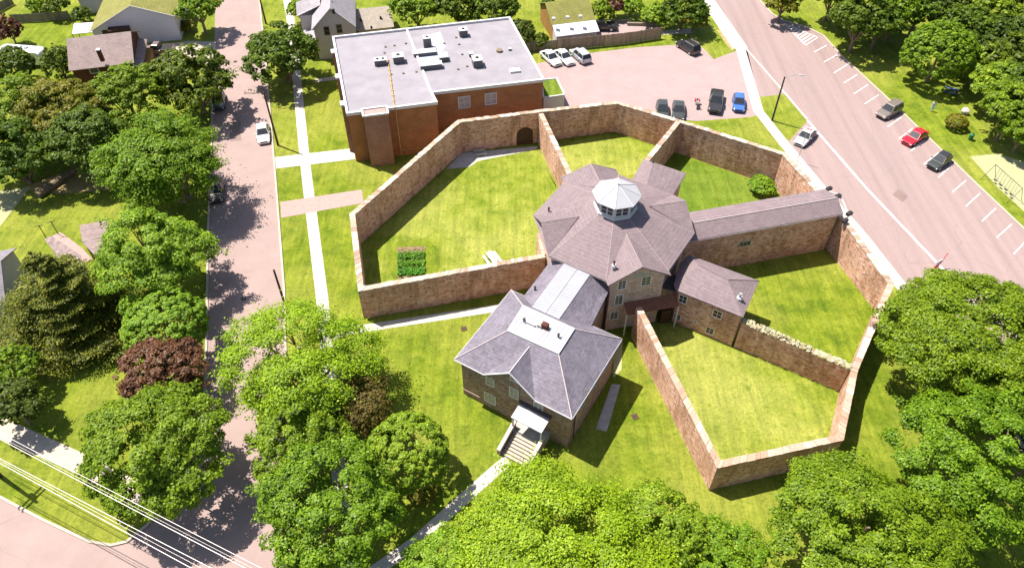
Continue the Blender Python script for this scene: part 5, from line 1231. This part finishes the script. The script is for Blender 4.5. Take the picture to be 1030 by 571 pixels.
# centre
T(304, 355, 72, 6.5, 'feathery lime-green tree over the footway left of the jail', 'lime', 'feather', .7, .14, .62)
T(362, 402, 34, 4.2, 'bronze-tinted small tree beside the feathery lime tree', 'bronze', 'feather', .8, .14, .7)
T(298, 440, 46, 5.5, 'yellow-green tree at the right kerb of the left street', 'maple', flat=.75, leaf=.15)
T(330, 508, 68, 6.5, 'large yellow-green tree at the bottom by the left street', 'maple', flat=.75, leaf=.15)
T(412, 455, 42, 4.0, 'dense rounded bright tree left of the path to the porch', 'bright', 'dome', .85, .13)
T(425, 492, 16, .9, 'low hedge-like shrub at the foot of the dense rounded tree', 'olive', 'dome', .8, .12, name='shrub', cat='shrub')
T(574, 552, 100, 6.2, 'wide feathery bright lime tree at the bottom centre', 'lime', 'feather', .62, .125, .95)
T(664, 528, 47, 5.0, 'green tree between the wide lime tree and the olive one', 'bright', flat=.8, leaf=.14)
T(732, 556, 38, 4.6, 'soft feathery green tree at the bottom below the yard wall corner', 'maple', 'feather', .8, .13, .8)
T(448, 578, 46, 3.5, 'bright tree cut by the bottom edge left of centre', 'bright', flat=.8, leaf=.14)
T(870, 536, 90, 6.5, 'very large dense green tree at the bottom right', 'maple', flat=.72, leaf=.145)
T(972, 340, 82, 7, 'large green tree covering the road end right of the jail', 'maple', flat=.8, leaf=.16)
T(992, 460, 86, 7, 'large bright green tree at the lower right edge', 'maple', flat=.75, leaf=.15)
T(768, 187, 13.5, 1.0, 'leafy green shrub inside the upper right yard', 'bright', 'lobed', .9, .15, name='shrub', cat='shrub')
T(1045, 395, 60, 6.5, 'green tree cut by the right edge between two larger trees', 'bright', flat=.8, leaf=.16)
# upper right park
T(946, 55, 35, 4.6, 'round isolated park tree above the red car', 'maple', 'dome', .88, .17)
T(964, 123, 10.5, 1.0, 'clipped round bush on the park grass', 'olive', 'dome', .95, .15, name='bush', cat='bush')
for k, (x, y, r, z, mt_, lb) in enumerate([
    (868, 18, 30, 6, 'deep', 'dark spreading tree at the top right of the road'), (905, 8, 26, 6, 'maple', 'green tree at the top edge left of the round park tree'),
    (958, 8, 26, 6, 'dark', 'dark tree at the top edge above the round park tree'), (1000, 22, 34, 6, 'maple', 'green woodland tree right of the round park tree'),
    (1025, 60, 34, 6, 'deep', 'dark woodland tree at the right edge, upper'), (993, 62, 22, 4.5, 'bright', 'brighter small woodland tree beside the round park tree'),
    (1022, 108, 30, 5.5, 'maple', 'green woodland tree at the right edge above the swings'), (1030, -6, 30, 6, 'dark', 'dark woodland tree in the top right corner'),
    (862, -8, 34, 6, 'dark', 'dark tree mostly above the top edge, left side of the park woods'), (930, 2, 30, 6, 'deep', 'dark tree at the top edge directly over the round park tree'),
    (978, 30, 30, 6, 'deep', 'dark woodland tree touching the round park tree on its right'), (1040, 88, 34, 6, 'deep', 'dark woodland tree half cut by the right edge'), (1000, -10, 34, 6, 'deep', 'dark woodland tree above the top edge near the right corner'), (1008, 84, 26, 5, 'bright', 'lighter woodland tree above the swing set'),
    (888, 22, 24, 5, 'deep', 'dark tree filling the gap left of the round park tree'), (1012, 40, 30, 6, 'dark', 'dark woodland tree between taller crowns at the right edge'), (1040, 30, 34, 6, 'deep', 'woodland tree cut by the right edge near the top'),
    (840, -6, 22, 5, 'maple', 'green tree at the top edge nearest the road side of the park woods'), (1034, 130, 24, 4, 'maple', 'woodland tree at the right edge hanging over the swing set'), (975, -14, 34, 6, 'deep', 'dark woodland tree mostly above the top edge over the round park tree'),
    (790, 0, 18, 4, 'olive', 'small thin tree at the top edge by the hatched marking')]):
    T(x, y, r, z, lb, mt_, flat=.85, leaf=.21, seed=400+k, group='trees in the park')
# upper middle
T(285, 53, 36, 5.0, 'dark green round tree on the lawn left of the brick building', 'deep', flat=.85, leaf=.2)
for k, (x, y, r, z, mt_, lb) in enumerate([
    (420, 4, 26, 5, 'maple', 'green tree behind the brick building, left of three'), (462, 2, 26, 5, 'deep', 'dark green tree behind the brick building, middle of three'), (500, 6, 24, 5, 'deep', 'dark green tree behind the brick building corner'),
    (303, 10, 13, 2.5, 'maple', 'small green tree left of the pale grey house'), (525, 32, 14, 2.5, 'dark', 'dark bush behind the grey board fence'),
    (545, 40, 8, 1.5, 'deep', 'small bush at the workshop corner'), (552, 4, 7, 3, 'deep', 'narrow dark tree in the far back garden'), (606, 10, 13, 2.5, 'maple', 'green bush beyond the small driveway'),
    (620, 4, 10, 2.5, 'purple', 'reddish bush at the top edge beyond the driveway'), (662, 14, 16, 2, 'bright', 'bright green bush beside the path near the road'),
    (690, 8, 24, 4, 'deep', 'dark tree at the top edge where the footway starts'), (636, 6, 12, 2, 'bright', 'bright shrubs on the far garden slope'),
    (700, 18, 14, 2.5, 'olive', 'olive bush shading the footway at the top'), (57, 4, 12, 2.5, 'deep', 'dark bush behind the top-left fence'), (36, 4, 9, 1.5, 'bright', 'light green bush behind the top-left fence'), (83, 14, 9, 1.5, 'deep', 'small dark bush left of the charcoal roof'),
    (187, 26, 9, 1.0, 'olive', 'yellow-green low shrub at the corner of the concrete drive'), (175, -4, 18, 3, 'maple', 'green tree behind the olive roof at the top')]):
    T(x, y, r, z, lb, mt_, flat=.85, leaf=.2, seed=500+k, name='bush' if 'bush' in lb or 'shrub' in lb else 'leafy_tree', cat='bush' if 'bush' in lb or 'shrub' in lb else 'tree', group='trees and bushes at the top')
bpy.context.view_layer.update()
